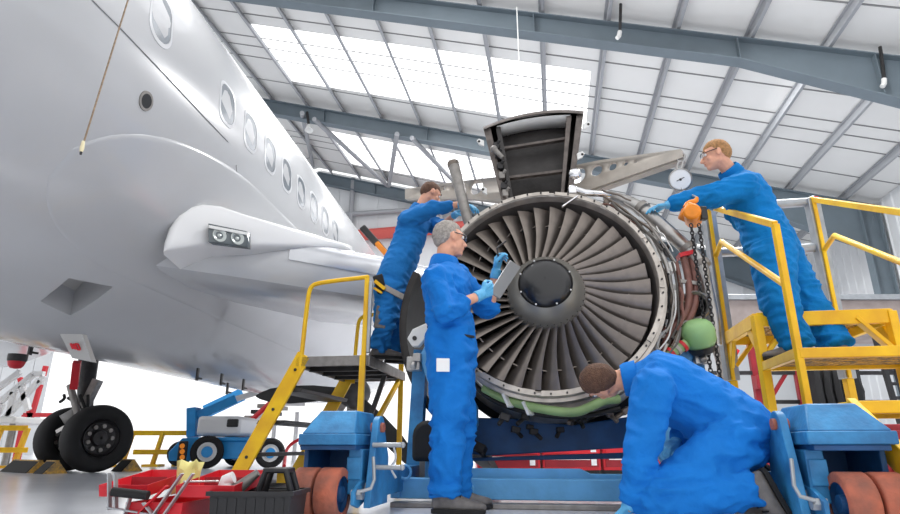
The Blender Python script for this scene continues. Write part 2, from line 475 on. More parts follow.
# seams as fine raised strips on the skin
def skin_strip(mb, pts, w=.008, lift=.003):
    pts = [fus(a, y, RF + lift) for a, y in pts]
    mb.tube(pts, w / 2, 6)
b = MB()
skin_strip(b, [fus_hit(u, v) for u, v in ((92, 0), (120, 28), (160, 70), (205, 118), (228, 142))], .008)
skin_strip(b, [fus_hit(u, v) for u, v in ((232, 212), (238, 190), (236, 165))], .006)
obj('panel_seam', b, 'panel line', plane)
# cabin windows
def rrect(w, h, r, n=6):
    pts = []
    for cx, cy, a0 in ((w - r, h - r, 0), (-w + r, h - r, 90), (-w + r, -h + r, 180), (w - r, -h + r, 270)):
        for k in range(n + 1):
            a = math.radians(a0 + 90 * k / n); pts.append((cx + r * math.cos(a), cy + r * math.sin(a)))
    return pts
def cabin_window(y, ang=4.2, w=.125, h=.175, r=.1):
    pts = rrect(w, h, r); b = MB()
    def ring(s, lift): return [fus(ang + math.degrees(py * s / RF), y + px * s, RF + lift) for px, py in pts]
    b.loft([ring(1.22, -.01), ring(1.2, .004), ring(1.03, .006), ring(1.0, -.006)], True, False)
    o = obj('cabin_window', b, 'window rim', plane, smooth=60)
    b = MB(); b.loft([ring(1.01, -.02), ring(1.01, .003)], True, True); obj('pane', b, 'window pane', o, smooth=60)
for y in (4.42, 4.91, 5.4, 5.88, 6.36, 6.84, 7.32, 7.8): cabin_window(y)
cabin_window(3.36, 6.4, .12, .2, .11)
# round vent
b = MB(); a0, y0 = fus_hit(146, 101)
def cring(r, lift): return [fus(a0 + math.degrees(r * math.sin(2 * PI * k / 24) / RF), y0 + r * math.cos(2 * PI * k / 24), RF + lift) for k in range(24)]
b.loft([cring(.075, -.01), cring(.07, .006), cring(.052, .006)], True, False); v_ = obj('round_vent', b, 'dull steel', plane)
b = MB(); b.loft([cring(.056, -.01), cring(.056, .004)]); obj('vent_glass', b, 'black gloss', v_)
# wings
mat('wing shade', (170, 170, 168), .3, 0, .08, 3, .04, 9, coat=.3)
WD = Vector((.819, .574, 0)); CH = Vector((math.sin(QF), math.cos(QF), 0))
R0 = Vector((-2.5, 4.85, 2.11))
WSEC = [(.0, -.27), (-.035, -.2), (-.055, -.08), (-.05, .03), (-.01, .12), (.06, .19), (.18, .245), (.5, .29), (1.1, .31), (2.0, .22), (3.3, .02), (3.32, -.01), (2.2, -.14), (1.3, -.25), (.6, -.3), (.15, -.285)]
def wing(sgn, name, label):
    b = MB(); rings = []
    for q, c_, th in ((-1.3, 1.2, 1.08), (0, 1.1, 1.04), (.6, 1.05, 1.0), (1.4, 1.0, 1), (2.3, .95, .98), (3.0, .9, .94), (3.25, .86, .8), (3.35, .8, .45)):
        if sgn < 0 and q > 0: q *= 2.4
        o = R0 + WD * q
        ring = []
        for cx, cz in WSEC:
            p = o + CH * (cx * c_ + (.06 if q > 3.1 else 0)) + UP * (cz * th)
            if sgn < 0:
                l = FRZ.inverted() @ p; l.x = 2 * SA - l.x; p = FRZ @ l
            ring.append(p)
        rings.append(ring)
    b.loft(rings)
    return obj(name, b, 'aircraft white', plane, smooth=38)
rw = wing(1, 'wing', '')
lw = wing(-1, 'wing', '')
# white rounded root fillet above the leading edge
def le(q, cx, cz, out=0):            # point on the wing section
    return R0 + WD * q + CH * (cx - out) + UP * cz
b = MB(); rings = []
OUT = [P(*q) for q in ((163, 254, 4.52), (164, 245, 4.52), (169, 230, 4.55), (178, 216, 4.61), (190, 208, 4.68), (203, 205, 4.76), (222, 207, 4.87), (245, 215, 5.02), (300, 231, 5.56), (352, 246, 6.1), (352, 250, 6.1), (300, 249, 5.56), (245, 249, 5.06), (205, 248, 4.82))]
cen = P(220, 230, 4.88)
for dy, k in ((-.075, .8), (-.065, .9), (-.035, .97), (.02, 1.0), (.7, 1.0)):
    rings.append([cen + (q - cen) * k + (CH * .9 + PX * -.2) * dy for q in OUT])
b.loft(rings)
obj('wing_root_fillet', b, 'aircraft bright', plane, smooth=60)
# polished leading edge strip
b = MB(); rings = []
for q in (1.15, 1.6, 2.1, 2.6, 3.05):
    rings.append([le(q, cx, cz) for cx, cz in ((-.066, -.03), (-.056, .06), (-.015, .14), (.06, .205), (.15, .24), (.16, .2), (0, 0))])
b.loft(rings); obj('leading_edge_strip', b, 'polished edge', plane, smooth=60)
# landing lights behind their window
b = MB()
def lw_pt(q, z, out): return le(q, -.06 + (z > .1) * .10 * 0, z, out)
qa, qb = .37, .78
za, zb = -.02, .19
LQ = [P(208, 223, 4.70), P(247, 231, 4.95), P(247, 247, 4.95), P(208, 242, 4.70)]
b.prism(LQ, CH * .08); ll = obj('landing_light', b, 'light glass', plane, bevel=.006)
nrm = (LQ[1] - LQ[0]).cross(LQ[3] - LQ[0]).normalized(); nrm = nrm if nrm.y < 0 else -nrm
for uu in (.28, .74):
    c0 = LQ[0].lerp(LQ[1], uu).lerp(LQ[3].lerp(LQ[2], uu), .56)
    b = MB(); b.lathe([(-.01, .062), (.008, .062), (.01, .055), (.002, .045), (-.002, .02), (.003, .012), (.004, .001)], c0, nrm, 20); obj('lamp', b, 'lamp grey', ll, smooth=60)
b = MB(); b.bar(LQ[0].lerp(LQ[3], .2) + nrm * .004, LQ[1].lerp(LQ[2], .2) + nrm * .004, .02, .025); obj('frame_bar', b, 'white metal', ll)
# flap track brackets and seam under the belly
for u, v, D in ((107, 358, 6.6), (197, 378, 7.4), (221, 383, 7.8), (243, 388, 8.2), (227, 392, 8.0), (30, 352, 6.2)):
    c0 = P(u, v, D); b = MB(); b.bar(c0 + UP * .12, c0 - UP * .03, .02, .05); b.bar(c0, c0 + CH * .1, .03, .02); obj('drain_mast', b, 'dark metal', plane)
c0 = P(17, 360, 7.5)
b = MB(); b.lathe([(.07, .11), (.0, .11), (-.02, .1)], c0, UP, 20); bc = obj('beacon', b, 'dark metal', plane)
b = MB(); b.lathe([(-.02, .1), (-.07, .085), (-.1, .06), (-.11, .01)], c0, UP, 20); obj('beacon_lens', b, 'red paint', bc)
# open bay door with a red mark
b = MB(); pts = [P(60, 334, 4.75), P(82, 334, 4.75), P(92, 362, 4.85), P(72, 358, 4.85)]
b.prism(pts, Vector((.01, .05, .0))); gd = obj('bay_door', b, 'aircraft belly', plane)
def stroke(mb, a, c_, w=.012):
    mb.bar(a, c_, w, .006, Vector((0, -1, 0)))
def lerp2(uu, vv):
    return pts[0].lerp(pts[1], uu).lerp(pts[3].lerp(pts[2], uu), vv) - Vector((.0, .008, 0))
b = MB()
for x in (.3, .52):
    if x < .4: seq = ((x, .6), (x, .38), (x + .14, .6), (x + .14, .38))
    else: seq = ((x, .6), (x, .38), (x + .14, .38), (x + .14, .6), (x, .6))
    for (a0_, b0_), (a1_, b1_) in zip(seq[:-1], seq[1:]): stroke(b, lerp2(a0_, b0_), lerp2(a1_, b1_))
obj('red_lettering', b, 'red paint', gd)
# left main gear: twin wheels
def tyre_prof(R, w, rim):
    h = w / 2
    return [(-h * .55, rim), (-h * .8, rim + .02), (-h, R * .78), (-h * .95, R * .88), (-h * .75, R * .965), (-h * .35, R), (h * .35, R), (h * .75, R * .965), (h * .95, R * .88), (h, R * .78), (h * .8, rim + .02), (h * .55, rim)]
axl = Vector((math.cos(math.radians(36)), -math.sin(math.radians(36)), 0))
gc = P(83, 440, 9.35); gc.z = .475
gear = MB(); gear.tube([gc, gc + Vector((-.1, .0, .75)), gc + Vector((-.2, .05, 1.5))], [.1, .12, .16], 14)
gear = obj('landing_gear', gear, 'dark metal', plane)
for k in (-1, 1):
    c0 = gc + axl * (.45 * k)
    b = MB(); b.lathe(tyre_prof(.475, .36, .26), c0, axl, 40); w_ = obj('wheel', b, 'black rubber', plane, smooth=50)
    b = MB(); b.lathe([(-.1, .26), (.1, .27), (.13, .25), (.08, .22), (.05, .12), (.1, .1), (.12, .02)], c0, axl * (1 if k > 0 else -1), 32); obj('hub', b, 'dark metal', w_)
    x, y, d = basis(axl)
    for j in range(9):
        a = 2 * PI * j / 9; p = c0 + (x * math.cos(a) + y * math.sin(a)) * .17 + axl * .06 * k
        b = MB(); b.tube([p, p + axl * .04 * k], .03, 8); obj('wheel_bolt', b, 'dull steel', w_)
b = MB(); b.tube([gc - axl * .5, gc + axl * .5], .06, 12); obj('axle', b, 'dark metal', gear)
b = MB(); b.bar(P(74, 388, 8.9), P(77, 362, 8.7), .1, .1); obj('red_lock_strut', b, 'red paint', gear)
b = MB(); b.bar(P(84, 408, 9.2), P(98, 380, 9.2), .14, .1); b.tube([P(78, 415, 9.0), P(70, 385, 9.0)], .05); obj('drag_brace', b, 'dull steel', gear)
b = MB()
for (p, q_) in (((68, 398), (80, 408)), ((80, 395), (86, 425)), ((64, 395), (60, 402)), ((88, 395), (82, 420))):
    b.tube([P(*p, 9.05), P((p[0] + q_[0]) / 2 + 3, (p[1] + q_[1]) / 2, 9.0), P(*q_, 9.05)], .022, 8, smooth=2)
obj('brake_hose', b, 'black rubber', gear)
b = MB(); b.bar(P(58, 432, 9.0), P(72, 424, 9.0), .1, .05); b.bar(P(62, 420, 9.0), P(76, 412, 9.1), .06, .14); obj('torque_link', b, 'steel', gear)
# propeller blades seen under the wing on their stand
# ================================================================ the engine
EC = P(546, 294, 4.2)                                    # centre of the fan disc
TILT = math.radians(-12)
EM = Matrix.Translation(EC) @ Matrix.Rotation(-PHI, 4, 'Z') @ Matrix.Rotation(TILT, 4, 'X')
EAX = (EM.to_3x3() @ Vector((0, 1, 0))).normalized()
def E(x, y, z): return EM @ Vector((x, y, z))            # engine axes: x across, y back, z up
def EP(u, v, y):                                         # point at pixel direction lying in the engine plane y
    d = P(u, v, 5) - Vector((0, 0, CAMH)); o = Vector((0, 0, CAMH))
    n = EAX; t = (n.dot(EC) + y - n.dot(o)) / n.dot(d)
    return o + d * t
def EV(u, v, y):                                         # the same in an upright plane y behind the fan
    d = P(u, v, 5) - Vector((0, 0, CAMH)); o = Vector((0, 0, CAMH))
    t = (AX.dot(EC) + y - AX.dot(o)) / AX.dot(d)
    return o + d * t
mat('fan blade', (140, 131, 124), .34, .7, .16, 7, .04, 30)
mat('spinner grey', (142, 140, 134), .35, .5, .06, 6)
mat('fan case', (190, 183, 175), .38, .7, .25, 9)
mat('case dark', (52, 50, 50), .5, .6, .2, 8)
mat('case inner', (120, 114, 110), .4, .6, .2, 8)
mat('pipe brown', (122, 82, 74), .45, .2, .2, 14)
mat('pipe green', (140, 168, 112), .5, 0, .12, 12)
mat('tank green', (148, 190, 128), .4, 0, .08, 8)
mat('heat steel', (118, 108, 100), .42, .7, .3, 12)
mat('beam primer', (184, 176, 166), .6, 0, .12, 10)
mat('panel dark', (58, 55, 54), .55, .1, .3, 7, .2, 30)
mat('panel rim', (106, 98, 94), .55, .3, .3, 14)
mat('wire', (96, 92, 88), .6, 0, .3, 20)
engine = thing('jet_engine', 'big turbofan engine with exposed fan blades, black-capped spinner and bare pipes, on the blue cradle', 'jet engine', E(0, .6, -EC.z + .55))
RB, RH, RCASE = .757, .28, .805
SC = .952
def lathe_e(prof, n=96, a0=0, a1=2 * PI):
    b = MB(); b.lathe([(h, r * SC) for h, r in prof], E(0, 0, 0), EAX, n, a0, a1); return b
# fan case: front lip, inner liner, outer flange
obj('fan_case', lathe_e([(.5, .80), (.02, .802), (-.10, .806), (-.14, .812), (-.15, .825), (-.145, .842), (-.12, .846), (-.1, .848), (-.095, .872), (-.075, .872), (-.07, .85), (.05, .85), (.055, .9), (.075, .9), (.08, .86), (.5, .88), (.5, .80)]), 'fan case', engine, smooth=35)
obj('inner_liner', lathe_e([(-.08, .803), (.0, .8), (.25, .797), (.5, .79)]), 'case inner', engine)
for k in range(12):
    a = 2 * PI * (k + .3) / 12
    b = MB(); ring = []
    for da in (-.235, -.12, 0, .12, .235):
        r0, r1 = .812 * SC, .848 * SC
        ca, sa = math.cos(a + da), math.sin(a + da)
        ring.append([E(ca * r, y, sa * r) for r, y in ((r0, -.15), (r1, -.145), (r1, -.155), (r0, -.16))])
    b.loft(ring); obj('lip_segment', b, 'fan case', engine)
for k in range(48):
    a = 2 * PI * k / 48
    b = MB(); ca, sa = math.cos(a), math.sin(a); b.tube([E(ca * .793, -.155, sa * .833 * SC), E(ca * .793, -.168, sa * .833 * SC)], .0065, 6)
    obj('lip_bolt', b, 'dark metal', engine)
# fan blades: twisted, curved, with mid-span shrouds
NB = 36
def blade_mb():
    b = MB(); rings = []
    for i in range(15):
        t = i / 14; r = RH - .01 + (RB - .012 - RH) * t
        tw = math.radians(24 + 28 * t)                    # angle from the axis
        ch = .15 + .085 * t
        yc = .02 + .02 * math.sin(PI * t)
        lean = .018 * math.sin(PI * t * .9)
        top, bot = [], []
        for j in range(9):
            s = j / 8 - .5
            camb = .018 * (1 - (2 * s) ** 2)
            th = .0075 * (1.25 - .6 * t) * math.sqrt(max(0, 1 - (2 * s) ** 2)) + .0006
            for lst, sg in ((top, 1), (bot, -1)):
                cc = camb + sg * th
                x = s * ch * math.sin(tw) + cc * math.cos(tw)
                y = s * ch * math.cos(tw) - cc * math.sin(tw)
                lst.append(Vector((x + lean + .5 * ch * math.sin(tw) - .07, y + yc, r)))
        rings.append(top + bot[::-1][1:-1])
    b.loft(rings)
    return b
bl = blade_mb()
base = MB(); base.v = [EM @ v for v in bl.v]; base.f = bl.f
src = obj('fan_blade', base, 'fan blade', engine, smooth=50)
sh = MB(); r = .585
def bp(x, y, z): return EM @ Vector((x, y, z))
wdt = 2 * PI * r / NB / 2 + .001
sh.hexa([bp(x, y - .045, r + z) for z in (-.0035, .0035) for x, y in ((-.02, .075), (wdt, .03), (wdt, .09), (-.02, .13))])
ssrc = obj('snubber', sh, 'fan blade', src)
off = Matrix.Translation(EC - root_loc(engine))
RR = Matrix.Rotation(-PHI, 4, 'Z') @ Matrix.Rotation(TILT, 4, 'X')
for k in range(1, NB):
    M = off @ RR @ Matrix.Rotation(2 * PI * k / NB, 4, 'Y') @ RR.inverted() @ off.inverted()
    c = dup_child(src, engine, M); s2 = dup_child(ssrc, c, Matrix.Identity(4))
# stator disc behind so that no daylight shows through
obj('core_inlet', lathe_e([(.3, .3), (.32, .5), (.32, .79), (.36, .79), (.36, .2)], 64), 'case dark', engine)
# spinner
def lathe_raw(prof, n=64):
    b = MB(); b.lathe(prof, E(0, .06, 0), EAX, n); return b
obj('spinner', lathe_raw([(.16, .284), (-.05, .288), (-.09, .284), (-.13, .272), (-.17, .252), (-.21, .222), (-.232, .199), (-.238, .192), (-.23, .15), (-.15, .1)]), 'spinner grey', engine, smooth=50)
cap = obj('spinner_cap', lathe_raw([(-.222, .195), (-.242, .192), (-.266, .174), (-.286, .145), (-.30, .108), (-.309, .066), (-.313, .03), (-.314, .004)]), 'black gloss', engine, smooth=80)
for k in range(8):
    a = 2 * PI * (k + .5) / 8; ca, sa = math.cos(a), math.sin(a)
    b = MB(); b.ball(E(ca * .186, -.196, sa * .186), .0075, 8); obj('cap_bolt', b, 'white metal', cap)
for k in range(36):
    a = 2 * PI * k / 36; ca, sa = math.cos(a), math.sin(a)
    b = MB(); b.ball(E(ca * .276, -.065, sa * .276), .0045, 6); obj('spinner_rivet', b, 'dark metal', engine)
# core, bypass casing and rear
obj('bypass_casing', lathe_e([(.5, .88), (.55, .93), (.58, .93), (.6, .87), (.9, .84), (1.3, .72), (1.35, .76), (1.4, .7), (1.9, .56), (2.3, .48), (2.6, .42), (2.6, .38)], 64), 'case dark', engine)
# open cowl doors: curved shells either side
def cowl(a0, a1, r, dx, y0, y1, name, m, lbl):
    b = MB(); rings = []
    for k in range(25):
        a = math.radians(a0 + (a1 - a0) * k / 24)
        ca, sa = math.cos(a), math.sin(a)
        rings.append([E(dx + ca * rr, yy, sa * rr) for yy, rr in ((y0, r), (y0 - .01, r + .03), (y0, r + .06), (y1, r + .03), (y1, r - .01))])
    b.loft(rings); return obj(name, b, m, engine, label=lbl)
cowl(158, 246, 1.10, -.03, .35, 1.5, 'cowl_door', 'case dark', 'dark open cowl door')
cd = cowl(44, -20, .66, .86, 1.15, 1.6, 'cowl_door', 'heat steel', 'steel open cowl door')
b = MB()
for k in range(9):
    a = math.radians(28 - k * 4); ca, sa = math.cos(a), math.sin(a)
    b = MB(); b.box(E(.86 + ca * .645, 1.16, sa * .645), (.025, .01, .012)); obj('cowl_slot', b, 'dark metal', cd)
# ------------- pipes on the right of the case (front to back)
def pipe(name, pts, r, m, n=12, lbl=None, parent=engine, sm=3):
    b = MB(); b.tube([EP(*p) for p in pts], r, n, smooth=sm); return obj(name, b, m, parent, label=lbl)
d1 = pipe('bleed_duct', [(608, 197, .3), (632, 203, .12), (650, 215, .06), (672, 235, .04), (692, 253, .04), (702, 268, .05), (706, 290, .12), (712, 315, .2), (714, 345, .25)], .054, 'steel')
for pt, pq in (((686, 246, .04), (690, 250, .04)), ((640, 207, .08), (644, 210, .07)), ((700, 262, .05), (703, 267, .05))):
    b = MB(); b.tube([EP(*pt), EP(*pq)], .064, 16); obj('duct_clamp', b, 'dull steel', d1)
pipe('brown_pipe', [(683, 256, .02), (688, 275, .0), (690, 297, -.02), (685, 315, -.02), (672, 330, -.02), (664, 348, -.02), (660, 368, 0)], .026, 'pipe brown')
pipe('brown_pipe', [(691, 256, .04), (695, 278, .02), (697, 298, .0), (690, 318, .0), (679, 334, .0), (671, 352, 0), (668, 372, .02)], .026, 'pipe brown')
pipe('brown_pipe', [(676, 262, .0), (680, 280, 0), (682, 300, -.02), (676, 318, -.02), (663, 332, -.02)], .016, 'pipe brown')
b = MB(); b.bar(EP(678, 257, .03), EP(694, 253, .03), .1, .03); obj('pipe_flange', b, 'red paint', engine, label='red pipe flange')
for u, v in ((693, 283), (681, 322), (668, 337)):
    b = MB(); b.bar(EP(u - 14, v - 2, -.01), EP(u + 8, v + 1, -.01), .03, .025); obj('pipe_clamp', b, 'dull steel', engine)
# silver ribbed tube, fine lines and wires hugging the case
pipe('ribbed_tube', [(650, 232, .0), (660, 250, -.03), (668, 268, -.03), (671, 290, -.02), (668, 306, 0)], .018, 'steel')
pipe('ribbed_tube', [(628, 214, .0), (645, 232, -.02), (654, 246, -.03), (660, 262, -.03)], .012, 'white metal')
rnd = random.Random(3)
for k in range(54):
    a0 = math.radians(rnd.uniform(-32, 64)); a1 = a0 - math.radians(rnd.uniform(14, 40)); rr = rnd.uniform(.84, .95); yy = rnd.uniform(-.14, .12)
    b = MB(); pts = []
    for i in range(6):
        a = a0 + (a1 - a0) * i / 5; q = rr + rnd.uniform(-.018, .018)
        pts.append(E(math.cos(a) * q, yy + rnd.uniform(-.02, .02), math.sin(a) * q))
    b.tube(pts, rnd.uniform(.004, .011), 6, smooth=2)
    obj('wiring_line', b, rnd.choice(['wire', 'wire', 'steel', 'dull steel', 'black rubber', 'white metal', 'heat steel', 'pipe brown']), engine)
for k in range(34):
    a = math.radians(rnd.uniform(-35, 72)); rr = rnd.uniform(.85, .94)
    c0 = E(math.cos(a) * rr, rnd.uniform(-.06, .14), math.sin(a) * rr); b = MB()
    R = Matrix.Rotation(-a, 3, 'Y') @ Matrix.Rotation(rnd.uniform(-.3, .3), 3, 'Z')
    s = rnd.uniform(.022, .05); b.box(c0, (s, s * 1.4, s * rnd.uniform(1, 2)), R)
    if k % 2: b.tube([c0, c0 + Vector((rnd.uniform(-.06, .06), -.06, rnd.uniform(-.06, .06)))], .012, 8)
    obj('accessory_box', b, rnd.choice(['dull steel', 'heat steel', 'dark metal', 'white metal', 'case dark']), engine, bevel=.004)
# gearbox ring duct
b = MB(); c0 = EP(694, 306, .06); nd = (EP(694, 306, -.3) - EP(690, 309, .06)).normalized()
b.lathe([(-.1, .085), (.02, .1), (.06, .105), (.075, .095), (.06, .078), (.0, .07), (-.08, .06)], c0, nd, 28); obj('duct_mouth', b, 'steel', engine)
b = MB(); b.lathe([(-.02, .072), (-.02, .001)], c0, nd, 24); obj('duct_throat', b, 'black rubber', engine)
# green tank with red band
c0 = EP(698, 334, -.02); nd = Vector((-.25, -.3, .9)).normalized()
b = MB(); b.lathe([(-.10, .05), (-.09, .085), (-.05, .108), (.02, .112), (.06, .10), (.085, .075), (.098, .04), (.1, .001)], c0, nd, 32, ); tk = obj('green_tank', b, 'tank green', engine, smooth=60)
b = MB(); b.lathe([(-.14, .03), (-.13, .075), (-.085, .092)], c0, nd, 28); obj('tank_base', b, 'dark metal', tk)
b = MB(); b.tube([EP(686, 344, -.06), EP(672, 352, -.06), EP(664, 362, -.05)], .036, 14); obj('green_pipe', b, 'pipe green', engine)
for u, v, m in ((684, 345, 'red paint'), (678, 348, 'beam primer'), (672, 352, 'red paint')):
    b = MB(); p = EP(u, v, -.06); b.tube([p, p + (EP(664, 362, -.05) - EP(686, 344, -.06)).normalized() * .022], .042, 16); obj('pipe_band', b, m, tk)
# lower pipes
pipe('green_pipe', [(484, 388, .02), (500, 397, -.02), (522, 405, -.06), (552, 411, -.09), (576, 413, -.09), (590, 407, -.08), (604, 400, -.06), (618, 399, .0)], .03, 'pipe green', 14)
pipe('thin_pipe', [(476, 378, .02), (492, 395, .0), (515, 404, -.02), (540, 408, -.02)], .013, 'steel')
pipe('thin_pipe', [(470, 380, .05), (490, 400, .05), (530, 414, .03), (580, 418, .03), (620, 408, .03)], .018, 'case dark')
for k in range(13):
    a = math.radians(rnd.uniform(-138, -52)); rr = rnd.uniform(.86, .96)
    c0 = E(math.cos(a) * rr, rnd.uniform(.0, .4), math.sin(a) * rr); b = MB()
    R = Matrix.Rotation(-a, 3, 'Y'); s = rnd.uniform(.03, .06)
    b.box(c0, (s, s * 1.6, s * 1.4), R); b.tube([c0, c0 + Vector((rnd.uniform(-.1, .1), -.05, -.05))], .016, 8)
    obj('accessory_box', b, rnd.choice(['case dark', 'dark metal', 'heat steel', 'case dark']), engine, bevel=.006)
for u, v in ((508, 400), (528, 408)):
    b = MB(); b.bar(EP(u - 3, v - 6, -.07), EP(u + 3, v + 7, -.07), .07, .018); obj('pipe_clamp', b, 'white metal', engine)
# ------------- dark access panel standing above the case, curved top
pn = []
def up_pt(u, v, y): return EP(u, v, y)
tl, tr, br, blp = (483, 127), (584, 111), (571, 196), (500, 200)
def panel_pt(s, t, y, bow=0):
    u = (tl[0] * (1 - s) + tr[0] * s) * (1 - t) + (blp[0] * (1 - s) + br[0] * s) * t
    v = (tl[1] * (1 - s) + tr[1] * s) * (1 - t) + (blp[1] * (1 - s) + br[1] * s) * t - bow * 4 * s * (1 - s)
    return up_pt(u, v, y)
Y0 = .12
b = MB(); rings = []
for k in range(13):
    s = k / 12; rings.append([panel_pt(s, t, y, 7) for t, y in ((0, Y0 - .02), (.035, Y0 - .03), (.05, Y0 + .3), (.0, Y0 + .3))])
b.loft(rings); pr = obj('panel_rim', b, 'panel rim', engine)
b = MB(); b.loft([[panel_pt(.06 + .88 * k / 10, t, Y0 + .2, 5) for k in range(11)] for t in (.03, .3, .65, 1.0)], closed=False); obj('inlet_panel', b, 'panel dark', engine, solid=.012)
b = MB(); b.loft([[panel_pt(.13 + .74 * k / 10, t, y, 5) for k in range(11)] for t, y in ((.05, Y0 + .0), (.2, Y0 + .17))], closed=False); obj('panel_lip', b, 'white metal', engine, solid=.008)
for k in range(17):
    b = MB(); p = panel_pt(.17 + .66 * k / 16, .2, Y0 + .13, 4); b.ball(p, .006, 6); obj('lip_hole', b, 'case dark', engine)
for s0, s1, m in ((.0, .07, 'panel rim'), (.12, .17, 'panel dark'), (.83, .88, 'panel rim'), (.93, 1.0, 'panel rim')):
    b = MB(); b.hexa([panel_pt(s0, .03, Y0), panel_pt(s1, .03, Y0), panel_pt(s1, .03, Y0 + .25), panel_pt(s0, .03, Y0 + .25), panel_pt(s0 + .02, 1, Y0), panel_pt(s1 + .02, 1, Y0), panel_pt(s1 + .02, 1, Y0 + .25), panel_pt(s0 + .02, 1, Y0 + .25)]); obj('panel_frame', b, m, engine, bevel=.004)
for t in (.33, .72):
    b = MB(); b.bar(panel_pt(.15, t, Y0 + .1), panel_pt(.86, t - .02, Y0 + .1), .05, .022); obj('panel_bar', b, 'panel rim', engine)
for t in (.28, .4, .55, .68, .82, .92):
    b = MB(); p = panel_pt(.09, t, Y0 - .01); b.box(p, (.05, .05, .06)); b.tube([p, p + Vector((.03, -.04, .04))], .014, 8); obj('latch_block', b, rnd.choice(['panel rim', 'dark metal', 'dull steel']), engine, bevel=.005)
for u, v, du in ((484, 144, -5), (583, 127, 5), (577, 157, 5), (487, 192, -4)):
    b = MB(); p = EP(u, v, Y0); q = EP(u + du, v - 2, Y0); x = (q - p)
    b.loft([[p - UP * .03 + Vector((0, s, 0)), q - UP * .028 + Vector((0, s, 0)), q + x * .5 + Vector((0, s, 0)), q + UP * .03 + Vector((0, s, 0)), p + UP * .03 + Vector((0, s, 0))] for s in (-.012, .012)])
    lg = obj('lifting_lug', b, 'white metal', engine, bevel=.004)
    b = MB(); c0 = q; b.tube([c0 + Vector((0, -.016, 0)), c0 + Vector((0, .016, 0))], .011, 12); obj('lug_hole', b, 'case dark', lg)
b = MB(); b.tube([EP(494, 149, Y0 - .05), EP(503, 158, Y0 - .05)], [.026, .02], 10); b.ball(EP(494, 149, Y0 - .05), .034, 10); obj('panel_fitting', b, 'dull steel', engine)
# steel clamp and strap at the top right of the case
b = MB(); b.ball(EP(575, 174, .0), (.055, .04, .05), 12); b.tube([EP(570, 188, -.1), EP(585, 193, -.1), EP(610, 195, .0)], [.03, .03, .024], 10); b.box(EP(572, 191, -.14), (.06, .05, .05)); b.bar(EP(578, 196, -.17), EP(562, 207, -.17), .03, .012); obj('hoist_clamp', b, 'chrome', engine, bevel=.004)
# ================================================================ lifting beam with round holes, behind the panel
beam = thing('lifting_beam', 'long tapered tan lifting beam with round holes, passing behind the inlet panel over the engine', 'beam', EV(540, 196, .7))
YB = 0
BA, BB = EV(405, 190, 1.5), EV(683, 155, .32)
BN = Vector((BB - BA).cross(UP)).normalized(); BN = BN if BN.y > 0 else -BN; BN.z = 0; BN.normalize()
def EB(u, v, y=0):                                       # point in the upright plane of the beam
    d = P(u, v, 5) - Vector((0, 0, CAMH)); o = Vector((0, 0, CAMH))
    return o + d * (BN.dot(BA + BN * y - o) / BN.dot(d))
def pxm(u, v): return (EB(u + 5, v) - EB(u - 5, v)).length / 10 * .96
def beam_plate(outline, holes, name):
    """flat plate with real round holes cut by a boolean"""
    b = MB(); b.prism([EB(u, v, YB) for u, v in outline], BN * .05)
    o = obj(name, b, 'beam primer', beam)
    cs = MB()
    for u, v, r in holes: cs.tube([EB(u, v, YB) - BN * .1, EB(u, v, YB) + BN * .15], r, 24)
    c = obj('cutter', cs, 'beam primer', beam)
    md = o.modifiers.new('c', 'BOOLEAN'); md.operation = 'DIFFERENCE'; md.object = c; md.solver = 'EXACT'
    dg = bpy.context.evaluated_depsgraph_get()
    me = bpy.data.meshes.new_from_object(o.evaluated_get(dg)); o.modifiers.clear(); o.data = me
    bpy.data.objects.remove(c); return o
main = beam_plate([(405, 189), (460, 181), (540, 172), (600, 160), (681, 149), (683, 157), (600, 186), (560, 200), (505, 203), (470, 199), (405, 199)],
                  [(421, 191, 1.6 * pxm(421, 191)), (443, 188, 2.3 * pxm(443, 188)), (455, 188, 2.7 * pxm(455, 188)), (476, 187, 7 * pxm(476, 187)), (577, 175, 8.5 * pxm(577, 175)), (596, 170, 6.2 * pxm(596, 170)), (612, 166, 4.6 * pxm(612, 166)), (625, 163, 3 * pxm(625, 163)), (635.5, 161, 2.1 * pxm(635.5, 161))], 'web_plate')
for pts in ([(405, 189), (460, 181), (540, 172), (600, 160), (681, 149)], [(560, 201), (600, 187), (683, 158)]):
    for a, c_ in zip(pts[:-1], pts[1:]):
        b = MB(); b.bar(EB(*a, YB) + BN * .06, EB(*c_, YB) + BN * .06, .07, .014); obj('flange', b, 'beam primer', beam)
# support post under the beam: braces it down to the case
b = MB(); b.tube([EB(530, 196, .02), EB(530, 235, .02)], .05, 12); obj('support_post', b, 'beam primer', beam)
# hanging dial gauge
t = thing('dial_gauge', 'round white dial load gauge hanging from the tip of the lifting beam', 'gauge', EB(680, 188, YB))
c0 = EB(680, 180, YB); nd = Vector((-.25, -1, -.3)).normalized()
b = MB(); b.lathe([(-.045, .001), (-.045, .07), (-.02, .086), (.022, .092), (.028, .085)], c0, nd, 32); obj('body', b, 'steel', t)
b = MB(); b.lathe([(.02, .084), (.026, .079), (.026, .001)], c0, nd, 32); fc = obj('dial_face', b, 'white paint', t)
x, y, d = basis(nd)
b = MB(); b.bar(c0 + nd * .029 - x * .03 - y * .01, c0 + nd * .029 + x * .03 + y * .015, .006, .004, nd); b.lathe([(.022, .012), (.028, .01), (.028, .001)], c0, nd, 14); obj('needle', b, 'dark metal', fc)
for k in range(12):
    a = 2 * PI * k / 12; e = x * math.cos(a) + y * math.sin(a); b = MB(); b.bar(c0 + nd * .028 + e * .074, c0 + nd * .028 + e * .074, .004, .003, nd); obj('tick_mark', b, 'dark metal', fc)
b = MB(); p1 = EB(682, 155, YB + .03); p2 = c0 + UP * .09
